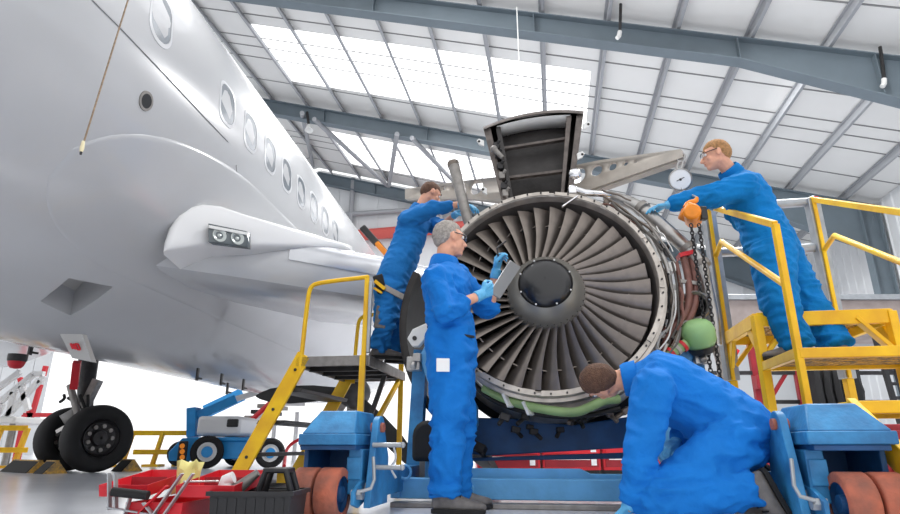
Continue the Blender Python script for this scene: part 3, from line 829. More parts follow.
b.tube([p1 + PX * .022, p1 + UP * .02, p1 - PX * .022, p2 * .45 + p1 * .55 - PX * .025, p2 * .45 + p1 * .55 + PX * .025, p1 + PX * .022], .009, 8, smooth=1)
obj('shackle', b, 'steel', t)
b = MB(); m_ = p2 * .45 + p1 * .55; b.tube([m_ + PX * .018, m_ + UP * .015, m_ - PX * .018, p2 - PX * .02, p2 + PX * .02, m_ + PX * .018], .008, 8, smooth=1); obj('link', b, 'steel', t)
# chain hoist
t = thing('chain_hoist', 'orange chain hoist with two black chains, hung beside the right handrail', 'hoist', EV(692, 230, -.02))
b = MB(); c0 = EV(691, 214, -.02)
b.box(c0, (.13, .14, .10), Matrix.Rotation(.5, 3, 'Y')); b.tube([c0 + Vector((-.03, -.09, -.01)), c0 + Vector((.05, .09, -.02))], .062, 14); obj('body', b, 'orange paint', t, bevel=.015)
b = MB(); b.tube([c0 + Vector((-.03, 0, .05)), c0 + Vector((-.01, 0, .085)), c0 + Vector((.05, 0, .1)), c0 + Vector((.06, 0, .13))], [.025, .022, .02, .012], 10, smooth=1); obj('hook', b, 'orange paint', t)
b = MB(); p1 = EB(680, 187); b.tube([p1, p1 - UP * .04 + PX * .02, c0 + Vector((.06, 0, .13))], .01, 8, smooth=1); obj('suspension_hook', b, 'steel', t)
b = MB(); b.box(c0 + Vector((.06, -.06, -.02)), (.05, .05, .1)); obj('guide_cover', b, 'dark metal', t, bevel=.008)
def chain(p, q, n, name, sag=0):
    b = MB(); p, q = Vector(p), Vector(q); d = (q - p); x, y, dd = basis(d); L = d.length / n
    for i in range(n):
        c = p.lerp(q, (i + .5) / n); s = x if i % 2 else y
        pts = [c + s * (.012 * math.cos(a)) + dd * (L * .68 * math.sin(a)) for a in [2 * PI * k / 8 for k in range(9)]]
        b.tube(pts, .0048, 5, caps=False)
    return obj(name, b, 'dark metal', t, smooth=80)
pq = EV(691, 224, -.04); chain(pq, pq - UP * 1.25, 46, 'load_chain')
pq = EV(699, 224, -.06); chain(pq, pq - UP * 1.3, 48, 'hand_chain')
# diagonal silver strut at the upper left of the case
t = thing('support_tube', 'stained grey tube leaning up from the fan case beside the mechanic at the left', 'tube', EP(468, 221, .1))
b = MB(); b.tube([EP(476, 238, .16), EP(468, 221, .14), EP(454, 166, .2)], [.04, .042, .052], 20); obj('tube', b, 'dull steel', t)
b = MB(); p, q = EP(454, 167, .2), EP(453, 163, .2); b.tube([p, q], .054, 20); e = obj('end_cap', b, 'heat steel', t)
# ================================================================ engine trolley
TO = Vector((EC.x, EC.y, 0))
TM = Matrix.Translation(TO) @ Matrix.Rotation(-PHI, 4, 'Z')
trolley = thing('engine_trolley', 'blue steel engine trolley with rust-orange twin castor wheels carrying the engine', 'trolley', TO)
def T(x, y, z): return TM @ Vector((x, y, z))
def tb(name, a, c_, m, parent=trolley, bevel=.006, lbl=None):
    b = MB(TM); b.box2(a, c_); return obj(name, b, m, parent, bevel=bevel, label=lbl)
def corner(x0, y0, sgn):
    """castor housing: hipped cap, slab, leg plates, fork and twin wheels; sgn -1 left, 1 right"""
    b = MB(TM)
    if sgn < 0: W_ = .145
    else: W_ = .165
    lo = [(-W_, -.16), (W_, -.16), (W_, .28), (-W_, .28)]; hi = [(-.085, -.06), (.12, -.06), (.12, .24), (-.085, .24)]
    if sgn > 0: lo = lo; hi = [(-x, y) for x, y in hi][::1]; hi = [hi[1], hi[0], hi[3], hi[2]]
    b.hexa([(x0 + x, y0 + y, .415) for x, y in lo] + [(x0 + x, y0 + y, .535) for x, y in hi])
    hp = obj('housing_cap', b, 'trolley blue', trolley, bevel=.008)
    tb('housing_slab', (x0 - W_ - .01, y0 - .17, .36), (x0 + W_ + .01, y0 + .3, .415), 'trolley blue', hp, .006)
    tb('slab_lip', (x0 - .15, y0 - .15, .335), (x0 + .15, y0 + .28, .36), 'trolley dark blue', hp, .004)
    i = -sgn                                              # inner side
    tb('leg_plate', (x0 + i * .09, y0 - .08, .12), (x0 + i * .165, y0 + .26, .34), 'trolley blue')
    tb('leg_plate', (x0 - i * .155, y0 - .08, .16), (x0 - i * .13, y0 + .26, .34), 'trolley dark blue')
    tb('rear_plate', (x0 - .14, y0 + .24, .1), (x0 + .14, y0 + .27, .34), 'trolley dark blue')  # darker blue paints the shade inside the housing
    tb('tab_plate', (x0 + i * .085, y0 - .09, .19), (x0 + i * .16, y0 - .08, .3), 'trolley blue')
    # side frame plate with a rounded head and pins
    b = MB(TM); xs = x0 + i * .21; pts = [(y0 - .12, .06), (y0 + .2, .06), (y0 + .2, .3)]
    for k in range(9):
        a = math.radians(0 + 180 * k / 8); pts.append((y0 + .04 + .07 * math.cos(a) , .44 + .07 * math.sin(a)))
    b.prism([(xs - .018, y, z) for y, z in pts], (.036, 0, 0)); fp = obj('side_plate', b, 'trolley blue', trolley, bevel=.004)
    b = MB(TM); b.tube([(xs - .035, y0 + .03, .45), (xs + .035, y0 + .03, .45)], .026, 14); obj('pin', b, 'rust orange', fp)
    for z in ((.36, .25) if sgn < 0 else ()):
        b = MB(TM); b.tube([(xs, y0 - .05, z), (xs + i * .16, y0 - .05, z)], .013, 10); b.ball((xs + i * .16, y0 - .05, z), .016, 8); obj('rod', b, 'galvanised', trolley)
    # fork
    b = MB(TM); b.prism([(x0 + i * .15, y, z) for y, z in ((y0 - .2, .08), (y0 - .12, .06), (y0 + .14, .12), (y0 + .14, .22), (y0 - .1, .18), (y0 - .2, .14))], (i * .02, 0, 0)); fk = obj('fork', b, 'trolley blue', trolley, bevel=.004)
    for yy, zz in ((y0 - .15, .125), (y0 - .02, .15)):
        b = MB(TM); b.tube([(x0 + i * .14, yy, zz), (x0 + i * .2, yy, zz)], .026, 6); obj('fork_nut', b, 'galvanised', fk)
    for k in (-1, 1):
        c0 = T(x0 - i * .025 + k * .064, y0 - .15, .126)
        b = MB(); b.lathe([(-.055, .085), (-.057, .118), (-.05, .126), (.05, .126), (.057, .118), (.055, .085)], c0, PX, 36); w_ = obj('wheel', b, 'rust orange', trolley, smooth=50)
        b = MB(); b.lathe([(-.05, .088), (-.03, .085), (-.03, .04), (-.056, .035), (-.056, .001)], c0, PX, 24); b.lathe([(.05, .088), (.03, .085), (.03, .04), (.056, .035), (.056, .001)], c0, PX, 24); obj('wheel_hub', b, 'trolley dark blue', w_)
    # wire loop handle
    b = MB(TM); b.tube([(xs + i * .02, y0 - .1, .3), (xs + i * .05, y0 - .16, .16), (xs - i * .02, y0 - .18, .14)], .009, 8, smooth=1); obj('release_lever', b, 'galvanised', trolley)
corner(-1.14, -1.08, -1); corner(1.245, -1.25, 1)
# rear legs (mostly hidden) and longitudinal rails
for sx, x0 in ((-1, -1.0), (1, 1.14)):
    tb('side_rail', (x0 - .06, -1.0, .09), (x0 + .06, 2.2, .23), 'trolley blue')
    tb('rear_leg', (x0 - .1, 2.0, .0), (x0 + .1, 2.2, .4), 'trolley dark blue')
# front cross member: box beam with step plate behind
tb('cross_beam', (-1.0, -.42, .045), (1.14, -.30, .165), 'trolley light blue', lbl='light blue lower cross beam')
b = MB(TM); b.prism([(-.62, -.27, .15), (1.1, -.27, .15), (1.1, -.27, .19), (.22, -.27, .19), (.16, -.27, .22), (-.62, -.27, .22)], (0, .06, 0)); obj('step_plate', b, 'trolley light blue', trolley, bevel=.004)
tb('skid_rail', (-1.0, -.5, .0), (1.14, -.4, .03), 'dull steel', lbl='grey skid rail under the beam')
for x in (-.98, -.52):
    b = MB(TM); b.prism([(x - .03, -.43, .05), (x + .03, -.43, .05), (x + .03, -.43, .12), (x, -.43, .15), (x - .03, -.43, .12)], (0, -.03, 0)); br_ = obj('eye_bracket', b, 'trolley light blue', trolley, bevel=.006)
    b = MB(TM); b.tube([(x - .012, -.47, .1), (x + .012, -.47, .1)], .02, 10); obj('eye_hole', b, 'dark metal', br_)
for x in (-1.0, -.92):
    b = MB(); c0 = T(x, -.45, .2); b.tube([c0 + Vector((.035 * math.cos(a), 0, .04 * math.sin(a))) for a in [2 * PI * k / 12 for k in range(13)]], .009, 8, caps=False); obj('tie_ring', b, 'trolley light blue', trolley)
b = MB(); b.tube([T(-.93, -.72, .36), T(-.9, -.74, .28), T(-.94, -.75, .24), T(-.9, -.75, .18)], .007, 6, smooth=2); obj('safety_wire', b, 'white metal', trolley)
# upright guard box at the left, black and rounded
b = MB(TM); pts = [(-.92, .26), (-.72, .26)]
for k in range(9): a = math.radians(180 * k / 8); pts.append((-.82 + .1 * math.cos(a), .42 + .1 * math.sin(a)))
b.prism([(x, -.30, z) for x, z in pts], (0, .16, 0)); obj('rubber_guard', b, 'black rubber', trolley, bevel=.03, label='black rounded rubber guard')
tb('post', (-.86, -.15, .1), (-.72, .05, .5), 'trolley light blue'); tb('post', (-.92, -.05, .1), (-.86, .02, .45), 'dull steel')
# cradle: deep cross beam, its dark blue painting shade under the engine; light blue arms
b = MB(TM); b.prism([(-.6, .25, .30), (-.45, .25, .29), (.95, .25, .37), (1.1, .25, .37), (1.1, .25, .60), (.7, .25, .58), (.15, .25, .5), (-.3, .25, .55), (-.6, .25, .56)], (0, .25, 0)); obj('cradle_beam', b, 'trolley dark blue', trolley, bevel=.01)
b = MB(TM); b.prism([(-.7, .3, .27), (1.0, .3, .33), (1.0, .3, .28), (-.7, .3, .25)], (0, .1, 0)); obj('tie_bar', b, 'trolley dark blue', trolley, bevel=.004)
for x0, s in ((-.98, 1), (1.02, -1)):
    b = MB(TM); b.prism([(x0 + s * dx, -.02, z) for dx, z in ((0.04, .98), (.1, 1.1), (.2, 1.08), (.46, .62), (.46, .5), (.3, .2), (.2, .2), (.17, .62))], (0, .1, 0)); obj('cradle_arm', b, 'trolley light blue', trolley, bevel=.008)
    b = MB(TM); b.prism([(x0 + s * dx, .0, z) for dx, z in ((-.06, 1.12), (-.02, 1.06), (.03, 1.06), (.08, 1.12), (.24, 1.17), (.26, 1.3), (.18, 1.32), (.15, 1.26), (-.02, 1.19))], (0, .06, 0)); ck = obj('mount_bracket', b, 'white metal', trolley, bevel=.008)
    for dx, z in ((.0, 1.12), (.11, 1.2), (.21, 1.26)):
        b = MB(TM); b.tube([(x0 + s * dx, -.01, z), (x0 + s * dx, .07, z)], .017, 12); obj('bracket_hole', b, 'dark metal', ck)
    b = MB(TM); b.box((x0 + s * .0, .0, .93), (.1, .08, .1)); b.box((x0 + s * .03, -.03, .97), (.06, .06, .06)); b.tube([(x0 + s * .0, -.06, .9), (x0 + s * .02, .03, 1.0)], .025, 10); obj('mount_bracket', b, 'steel', trolley, bevel=.006)
    b = MB(TM); b.box((x0 + s * .22, .02, .98), (.06, .08, .2)); b.ball((x0 + s * .22, -.03, 1.06), .035, 10); b.ball((x0 + s * .22, -.03, .92), .03, 10); obj('link_fitting', b, 'steel', trolley, bevel=.006)
    b = MB(TM); b.bar((x0 - s * .02, .15, .2), (x0 + s * .02, .15, 1.05), .1, .1, Vector((0, 1, 0))); obj('upright', b, 'trolley blue', trolley)
# ================================================================ yellow work platforms
# ---- right platform: steps climbing away from the camera beside the engine
SK = .94
A0 = Vector((2.21, 3.75, 0)) * SK
def W(w, d, z): return A0 + PX * (w * SK) + AX * (d * SK) + UP * (z if z <= .1 else CAMH + (z - CAMH) * SK)      # w across, d back from the front-left corner
platR = thing('work_platform', 'yellow stepped work platform with handrails at the right, a mechanic leaning from it', 'platform', W(.45, .4, 0))
def bb(name, p, q, w, h, m='yellow paint', par=None, bev=.004, up=UP, lbl=None):
    b = MB(); b.bar(p, q, w, h, up); return obj(name, b, m, par, bevel=bev, label=lbl)
WD_ = .92
def grating(name, w0, w1, d0, d1, z, par):
    b = MB()
    n = 12
    for k in range(n + 1):
        d = d0 + (d1 - d0) * k / n; b.bar(W(w0, d, z), W(w1, d, z), .012, .03)
    m_ = 16
    for k in range(m_ + 1):
        w = w0 + (w1 - w0) * k / m_; b.bar(W(w, d0, z - .004), W(w, d1, z - .004), .008, .02)
    b.hexa([W(w0, d0, z - .002), W(w1, d0, z - .002), W(w1, d1, z - .002), W(w0, d1, z - .002), W(w0, d0, z + .002), W(w1, d0, z + .002), W(w1, d1, z + .002), W(w0, d1, z + .002)])
    return obj(name, b, 'yellow worn', par, smooth=0)
def tread(d0, d1, z, par):
    grating('tread', .02, WD_ - .02, d0 + .02, d1 - .02, z - .02, par)
    hh = .10 if z > 1.2 else .06
    for p, q in ((W(0, d0, z - .03), W(WD_, d0, z - .03)), (W(0, d1, z - .03), W(WD_, d1, z - .03)), (W(0, d0, z - .03), W(0, d1, z - .03)), (W(WD_, d0, z - .03), W(WD_, d1, z - .03))):
        bb('tread_frame', p - UP * (hh - .06) / 2, q - UP * (hh - .06) / 2, .045, hh, par=par)
tread(0, .66, .945, platR)
tread(.66, 1.5, 1.315, platR)
tread(-.62, 0, .575, platR); tread(-1.2, -.62, .2, platR)
for w in (0, WD_):
    bb('leg', W(w, .66, 0), W(w, .66, 1.3), .06, .06, par=platR)
    bb('leg', W(w, 1.5, 0), W(w, 1.5, 1.3), .06, .06, par=platR)
    bb('brace', W(w, .7, 1.05), W(w, .86, 1.25), .03, .07, par=platR); bb('brace', W(w, 1.46, 1.02), W(w, 1.3, 1.25), .03, .07, par=platR)
    bb('stringer', W(w - .02, -1.3, .1), W(w - .02, -.58, .54), .04, .12, par=platR)
for d in (.66, 1.5):
    bb('brace', W(.04, d, 1.02), W(.24, d, 1.26), .07, .03, par=platR); bb('brace', W(WD_ - .04, d, 1.02), W(WD_ - .24, d, 1.26), .07, .03, par=platR)
bb('leg', W(WD_, 0, 0), W(WD_, 0, .93), .05, .05, par=platR)
# handrails
ZF, ZB = 1.79, 2.55
def rail_side(w, yellow_front=True):
    bb('rail_post', W(w, 0, 0.1), W(w, 0, ZF), .04, .04, par=platR)
    bb('rail_post', W(w, 1.5, .9), W(w, 1.5, ZB), .1, .08, 'galvanised', platR, lbl='galvanised handrail post')
    bb('post_strip', W(w - .005, 1.445, .9), W(w - .005, 1.445, ZB), .03, .02, par=platR)
    bb('top_rail', W(w, 0, ZF), W(w, 1.5, ZB), .035, .045, par=platR)
    b = MB(); b.tube([W(w, 0.0, 1.36), W(w, 1.22, 2.09), W(w, 1.47, 2.03)], .022, 10); obj('mid_rail', b, 'yellow paint', platR)
rail_side(0); rail_side(WD_)
for z in (ZB - .02, 2.08):
    b = MB(); b.tube([W(.0 if z < 2.2 else .03, 1.52, z), W(WD_ + .02, 1.52, z)], .04, 14); obj('back_rail', b, 'galvanised', platR, label='galvanised back rail')
b = MB(); b.ball(W(WD_ + .02, 1.52, ZB - .02), .055, 12); obj('rail_joint', b, 'galvanised', platR)
b = MB(); b.box(W(WD_ + .01, 1.43, ZB - .03), (.035, .02, .05)); obj('latch', b, 'red paint', platR)
# ---- left platform
L0 = Vector((-1.32, 5.1, 0)); LZ = 1.085
def V(w, d, z): return L0 + PX * w + AX * d + UP * z
LW = .64
platL = thing('work_platform', 'yellow ladder platform with a grey deck at the left, a mechanic standing on it', 'platform', V(.3, .5, 0))
b = MB(); b.hexa([V(w, d, z) for z in (LZ - .03, LZ) for w, d in ((0, 0), (LW, 0), (LW, 1.25), (0, 1.25))]); obj('deck', b, 'dark metal', platL, bevel=.004)
for p, q in ((V(0, 0, LZ - .04), V(LW, 0, LZ - .04)), (V(LW, 0, LZ - .04), V(LW, 1.25, LZ - .04)), (V(0, 1.25, LZ - .04), V(LW, 1.25, LZ - .04)), (V(0, 0, LZ - .04), V(0, 1.25, LZ - .04))):
    bb('deck_edge', p, q, .03, .085, 'dull steel', platL)
for d in (.3, .62, .94): bb('deck_joist', V(0, d, LZ - .06), V(LW, d, LZ - .06), .05, .06, 'dark metal', platL)
for w in (LW - .02,):
    bb('leg', V(w - .02, -.02, 0), V(w - .02, -.02, LZ), .05, .05, par=platL)
    bb('leg', V(w, 1.2, 0), V(w, 1.2, LZ + .75), .05, .05, par=platL)
    bb('brace', V(w, .1, .4), V(w, 1.1, LZ - .1), .04, .04, par=platL)
    bb('brace', V(w - .3, .6, .1), V(w, .6, LZ - .1), .04, .04, 'dark metal', par=platL)
def sl(dd, z): return V(.06 - (LZ - z) * .52, dd, z)
for d in (0, 1.22):
    b = MB()
    p, q = sl(d, 0), sl(d, LZ + .02)
    b.bar(p, q, .03, .13, PX); obj('stringer', b, 'yellow paint', platL, bevel=.005)
for k in range(4):
    z = LZ - .26 - .26 * k
    c_ = sl(0, z); b = MB(); x = PX
    b.hexa([sl(d, zz) + x * e for zz in (z - .03, z) for d, e in ((.02, -.10), (.02, .14), (1.2, .14), (1.2, -.10))]); obj('tread', b, 'dark metal', platL, bevel=.004)
for k, z in ((0, .15), (1, LZ)):
    pass
for i, (t0, t1) in enumerate(((.25, .25), (.6, .6), (.9, .9))):
    p = sl(0, LZ * t0) - AX * .02; b = MB(); b.ball(p, .014, 8); obj('stringer_bolt', b, 'dark metal', platL)
def hoop(d, w0, w1, z1, r, name):
    b = MB(); b.tube([V(w0, d, LZ - .1), V(w0 + .02, d, z1 - .13), V(w0 + .04, d, z1 - .03), V(w0 + .12, d, z1), V(w1, d, z1 + .03)], r, 12, smooth=3); return obj(name, b, 'yellow paint', platL)
hoop(0, .04, LW - .03, LZ + .66, .02, 'handrail')
hoop(1.22, .1, LW, LZ + .62, .02, 'handrail')
bb('rail_post', V(LW - .04, 0, LZ - .05), V(LW - .04, 0, LZ + .70), .04, .03, par=platL)
bb('rail_post', V(LW - .0, -.01, LZ + .02), V(LW - .0, -.01, LZ + .64), .03, .04, 'galvanised', platL, lbl='galvanised rail post')
# ================================================================ tool boxes on the floor
def open_tray(mb, c, ax, ay, w, l, h, t=.006, flare=1.0):
    """open-topped tray: centre of base, unit axes, width, length, height"""
    c = Vector(c)
    def rg(s, z, k): return [c + ax * (sx * (w / 2 - k) * s) + ay * (sy * (l / 2 - k) * s) + UP * z for sx, sy in ((-1, -1), (1, -1), (1, 1), (-1, 1))]
    mb.loft([rg(1, 0, 0), rg(flare, h, 0), rg(flare, h, t), rg(1, t, t)])
    return mb
tbx = P(173, 520, 2.98); tbx.z = 0
ax = Vector((.995, -.1, 0)).normalized(); ay = Vector((.1, .995, 0)).normalized()
t = thing('toolbox', 'red cantilever toolbox lying open on the floor with a yellow paper in it', 'toolbox', tbx)
b = MB(); open_tray(b, tbx + ax * .02, ax, ay, .26, .42, .12); obj('body', b, 'red paint', t)
bt = {}
for k, (dx, z, nm) in enumerate(((-.145, .165, 'tray'), (.235, .165, 'tray'))):
    c0 = tbx + ax * dx + UP * z; w_ = .22 if k == 0 else .26; ayt = (ay + UP * .13).normalized()
    b = MB(); open_tray(b, c0, ax, ayt, w_, .38, .05, .005, 1.04); bt[k] = obj(nm, b, 'red paint', t)
    b = MB(); b.bar(c0 - ax * w_ * .4 + UP * .03, c0 + ax * w_ * .4 + UP * .03, .004, .04); obj('divider', b, 'dark red', bt[k])
for s in (-.225,):
    for (x0, z0), (x1, z1) in (((-.20, .24), (-.17, .09)), ((-.17, .24), (-.14, .09)), ((-.18, .10), (.06, .07)), ((-.10, .05), (-.08, .16)), ((.02, .05), (.14, .24)), ((.08, .07), (.19, .24)), ((-.02, .12), (.08, .03))):
        b = MB(); b.bar(tbx + ax * x0 + ay * s + UP * z0, tbx + ax * x1 + ay * s + UP * z1, .006, .024, ay); obj('hinge_link', b, 'galvanised', t)
b = MB(); b.bar(tbx + ax * -.03 + ay * -.23 + UP * .08, tbx + ax * .08 + ay * -.23 + UP * .19, .006, .022, ay); obj('hinge_arm', b, 'red paint', t)
b = MB(); b.tube([tbx + ax * -.16 + ay * -.24 + UP * .165, tbx + ax * .0 + ay * -.23 + UP * .15], .019, 14); obj('carry_handle', b, 'black rubber', t)
pap = thing('paper_sheet', 'crumpled pale yellow paper standing in the red toolbox', 'paper', tbx + ax * .05 + UP * .14)
mat('yellow paper', (240, 230, 150), .8, 0, .1, 12)
b = MB(); g_ = []
for i in range(7):
    g_.append([tbx + ax * (-.03 + .022 * i + .01 * j * .5) + ay * (.02 * math.sin(i * 1.4 + j)) + UP * (.135 + .038 * j + .008 * math.sin(i * 2)) for j in range(5)])
b.loft(g_, closed=False); obj('sheet', b, 'yellow paper', pap, solid=.002)
# tools inside the red tray
for k, (dx, dy, r, m, lb) in enumerate(((.16, -.1, .5, 'steel', 'steel spanner lying in the right tray of the red toolbox'), (.24, .06, -.3, 'black rubber', 'black screwdriver lying in the right tray of the red toolbox'))):
    c0 = tbx + ax * dx + ay * dy + UP * .2; d = (ax * math.cos(r) + ay * math.sin(r)) * .07
    o = thing('spanner' if k == 0 else 'screwdriver', lb, 'tool', c0 - UP * .008)
    b = MB(); b.tube([c0 - d, c0 + d * .1], .006 if k == 0 else .011, 10); obj('handle' if k else 'shaft', b, m, o)
    b = MB(); b.tube([c0 + d * .1, c0 + d], .005, 8)
    if k == 0: b.ball(c0 + d, (.013, .013, .006), 10)
    obj('blade' if k else 'jaw', b, 'steel', o)
# black tote box
tb_ = P(258, 520, 2.85); tb_.z = 0
ax2 = Vector((1, -.04, 0)).normalized(); ay2 = Vector((.04, 1, 0)).normalized()
t = thing('tool_tote', 'black plastic tool box with a raised carrying handle beside the red toolbox', 'toolbox', tb_)
b = MB(); open_tray(b, tb_, ax2, ay2, .335, .24, .16, .006, 1.06); obj('body', b, 'black plastic', t, bevel=.004)
b = MB()
def fr(k, z): return [tb_ + ax2 * (sx * (.178 + k)) + ay2 * (sy * (.127 + k)) + UP * z for sx, sy in ((-1, -1), (1, -1), (1, 1), (-1, 1))]
b.loft([fr(0, .15), fr(.012, .15), fr(.012, .168), fr(0, .168), fr(0, .15)], caps=False); obj('rim', b, 'black plastic', t)
for k in range(8):
    b = MB(); c0 = tb_ + ax2 * (-.145 + .041 * k) - ay2 * .127; b.bar(c0 + UP * .02 + ay2 * .007, c0 + UP * .14, .012, .006, ay2); obj('rib', b, 'black plastic', t)
b = MB()
for pts in ([(.0, .15), (.03, .25), (.12, .25), (.15, .16)],):
    b.tube([tb_ + ax2 * x - ay2 * .04 + UP * z for x, z in pts], .016, 8); b.tube([tb_ + ax2 * x + ay2 * .05 + UP * z for x, z in pts], .016, 8)
b.box(tb_ + ax2 * .075 + ay2 * .005 + UP * .25, (.12, .1, .02)); obj('carry_frame', b, 'black plastic', t, bevel=.004)
b = MB(); b.box(tb_ + ax2 * .075 + UP * .215 + ay2 * .06, (.05, .006, .045)); obj('yellow_sticker', b, 'yellow paint', t)
g = thing('spray_gun', 'grey and white spray tool standing in the black tool box', 'tool', tb_ - ax2 * .09 + UP * .01)
b = MB(); c0 = tb_ - ax2 * .08 + UP * .17
b.tube([c0 + ax2 * -.07 - UP * .15, c0 + ax2 * -.03, c0 + ax2 * .06 + UP * .07], [.03, .032, .016], 12); obj('body', b, 'dull steel', g)
b = MB(); b.tube([c0 + ax2 * -.07, c0 + ax2 * -.10 + UP * .03, c0 + ax2 * -.05 + UP * .05], .026, 12, smooth=1); obj('cup', b, 'white paint', g)
# ================================================================ background plant and gear
D = 10.9
def G(u, v, d=D): return P(u, v, d)
lift = thing('boom_lift', 'blue and white wheeled boom lift standing beyond the red toolbox', 'boom lift', PZ(222, 467, 0))
def gb(name, u0, v0, u1, v1, d0, d1, m, par=lift, bev=.02):
    b = MB(); p, q = G(u0, v1, d0), G(u1, v0, d0); b.box2((p.x, d0, p.z), (q.x, d1, q.z)); return obj(name, b, m, par, bevel=bev)
gb('chassis', 196, 441, 250, 459, 10.75, 11.9, 'lift blue'); gb('chassis_top', 186, 437, 256, 441, 10.7, 11.9, 'lift blue')
b = MB(); b.prism([G(168, 461, 10.7), G(190, 461, 10.7), G(197, 438, 10.7), G(182, 438, 10.7), G(168, 452, 10.7)], (0, .9, 0)); obj('nose', b, 'lift blue', lift, bevel=.02)
cv = gb('engine_cover', 195, 416, 241, 436, 10.8, 11.8, 'white paint', bev=.06); gb('cover_slot', 226, 419, 238, 427, 10.76, 10.85, 'black plastic', cv)
b = MB(); b.bar(G(194, 437, 11.2), G(194, 408, 11.2), .16, .3, Vector((0, 1, 0))); obj('mast', b, 'lift blue', lift, bevel=.01)
b = MB(); b.bar(G(197, 416, 11.2), G(236, 399, 11.4), .13, .16); obj('boom', b, 'lift blue', lift, bevel=.01)
b = MB(); b.bar(G(236, 399, 11.4), G(262, 391, 11.5), .09, .1); obj('boom_extension', b, 'white paint', lift)
for u, v, d, r in ((207, 453, 10.6, .27), (270, 454, 10.75, .25), (180, 455, 11.9, .23), (236, 459, 12.0, .25)):
    c0 = G(u, v, d); c0.z = r
    wa = Vector((.35, -1, 0)).normalized()
    b = MB(); b.lathe(tyre_prof(r, .2, r * .55), c0, wa, 32); w_ = obj('wheel', b, 'black rubber', lift, smooth=50)
    b = MB(); b.lathe([(-.05, r * .6), (.08, r * .58), (.06, r * .45), (.1, r * .3), (.1, .005)], c0, wa, 24); h_ = obj('wheel_rim', b, 'white metal', w_)
    b = MB(); b.lathe([(.08, r * .36), (.115, r * .3), (.12, .005)], c0, wa, 20); obj('hub_cap', b, 'lift blue', w_)
lb = gb('light_board', 176, 441, 188, 462, 10.45, 10.5, 'black plastic')
for k in range(3):
    c0 = G(182.3, 446 + 5.6 * k, 10.45); b = MB(); b.lathe([(0, .042), (.012, .04), (.02, .02), (.021, .003)], c0, Vector((0, -1, 0)), 16); obj('amber_lamp', b, 'amber', lb)
# boarding stairs far behind the lift
st = thing('boarding_stairs', 'white boarding stairs with red handrails far behind the blue boom lift', 'stairs', PZ(262, 459, 0))
for i in range(7):
    b = MB(); a = P(236 + i * 6.2, 441 - i * 5.6, 15); b.box(a, (.42, 1.2, .09)); obj('step', b, 'dark metal' if i % 2 else 'dull steel', st)
for d in (14.3, 15.7):
    b = MB(); b.bar(P(232, 450, d), P(276, 405, d), .06, .2); obj('side_panel', b, 'white paint', st)
    b = MB(); b.tube([P(238, 432, d), P(252, 420, d), P(276, 398, d), P(290, 398, d)], .07, 8); obj('handrail', b, 'red paint', st)
    b = MB(); b.tube([P(240, 440, d), P(276, 408, d)], .05, 8); obj('mid_rail', b, 'red paint', st)
    for u, v in ((246, 428), (258, 417), (270, 406)):
        b = MB(); b.tube([P(u, v, d), P(u, v + 14, d)], .03, 8); obj('rail_post', b, 'red paint', st)
    for u in (250, 274, 296):
        b = MB(); a = P(u, 430, d); b.tube([Vector((a.x, d, 0)), Vector((a.x, d, P(u, 412 if u > 260 else 436, d).z))], .05, 8); obj('support_leg', b, 'white paint', st)
b = MB(); b.hexa([P(276, 406, d) for d in (14.3,)] + [P(305, 406, 14.3), P(305, 406, 15.7), P(276, 406, 15.7), P(276, 402, 14.3), P(305, 402, 14.3), P(305, 402, 15.7), P(276, 402, 15.7)]); obj('landing', b, 'white paint', st)
b = MB(); b.bar(P(205, 412, 15.9), P(243, 394, 15.9), .06, .34); obj('blue_stripe', b, 'lift blue', st)
# zig-zag red hose reel rail right of the stairs
t = thing('red_cable', 'red cable looped low behind the yellow stair stringer', 'cable', PZ(310, 461, 0))
b = MB(); b.tube([PZ(284, 466, .02), P(286, 448, 13.0), P(300, 438, 13), P(322, 436, 13), PZ(326, 463, .02)], .035, 8, smooth=2); obj('cable', b, 'red paint', t)
# yellow barriers
def barrier(u0, u1, vt, vm, d, lb):
    p = PZ((u0 + u1) / 2, 462, 0); a, c_ = P(u0, vt, d), P(u1, vt, d + .4)
    t = thing('safety_barrier', lb, 'barrier', Vector(((a.x + c_.x) / 2, d + .2, 0)))
    for v in (vt, vm):
        b = MB(); b.bar(P(u0, v, d), P(u1, v, d + .4), .06, .09); obj('rail', b, 'yellow paint', t, bevel=.01)
    for k in range(3):
        s = k / 2; q = a.lerp(c_, s); b = MB(); b.bar(Vector((q.x - .12, q.y, 0)), q, .09, .07); obj('post', b, 'yellow paint', t, bevel=.01)
        b = MB(); b.box((q.x - .1, q.y, .02), (.3, .3, .04)); obj('foot', b, 'yellow paint', t)
barrier(133, 192, 433, 452, 11.6, 'yellow safety barrier between the landing gear and the boom lift')
barrier(-26, 28, 428, 450, 10.6, 'yellow safety barrier at the far left edge behind the landing gear')
# white access dock and red trestle at the far left
t = thing('access_dock', 'white latticed access dock at the far left edge', 'dock', PZ(8, 462, 0))
dd = 12.0
for (u0, v0), (u1, v1) in (((-12, 412), (34, 374)), ((-2, 426), (40, 380)), ((34, 374), (44, 374)), ((14, 392), (8, 424)), ((22, 386), (28, 410)), ((-12, 396), (20, 372)), ((44, 376), (40, 384)), ((2, 404), (-8, 426))):
    b = MB(); b.bar(P(u0, v0, dd), P(u1, v1, dd), .09, .1); obj('lattice_bar', b, 'white paint', t)
b = MB(); a, c_ = P(-20, 424, dd), P(26, 417, dd); b.box2((a.x, dd - .3, a.z), (c_.x, dd + .9, c_.z)); obj('deck', b, 'white metal', t, bevel=.03)
for u in (-14, 20):
    for d in (dd - .2, dd + .8):
        a = P(u, 424, dd); b = MB(); b.tube([Vector((a.x, d, 0)), Vector((a.x, d, a.z))], .05, 8); obj('leg', b, 'dull steel', t)
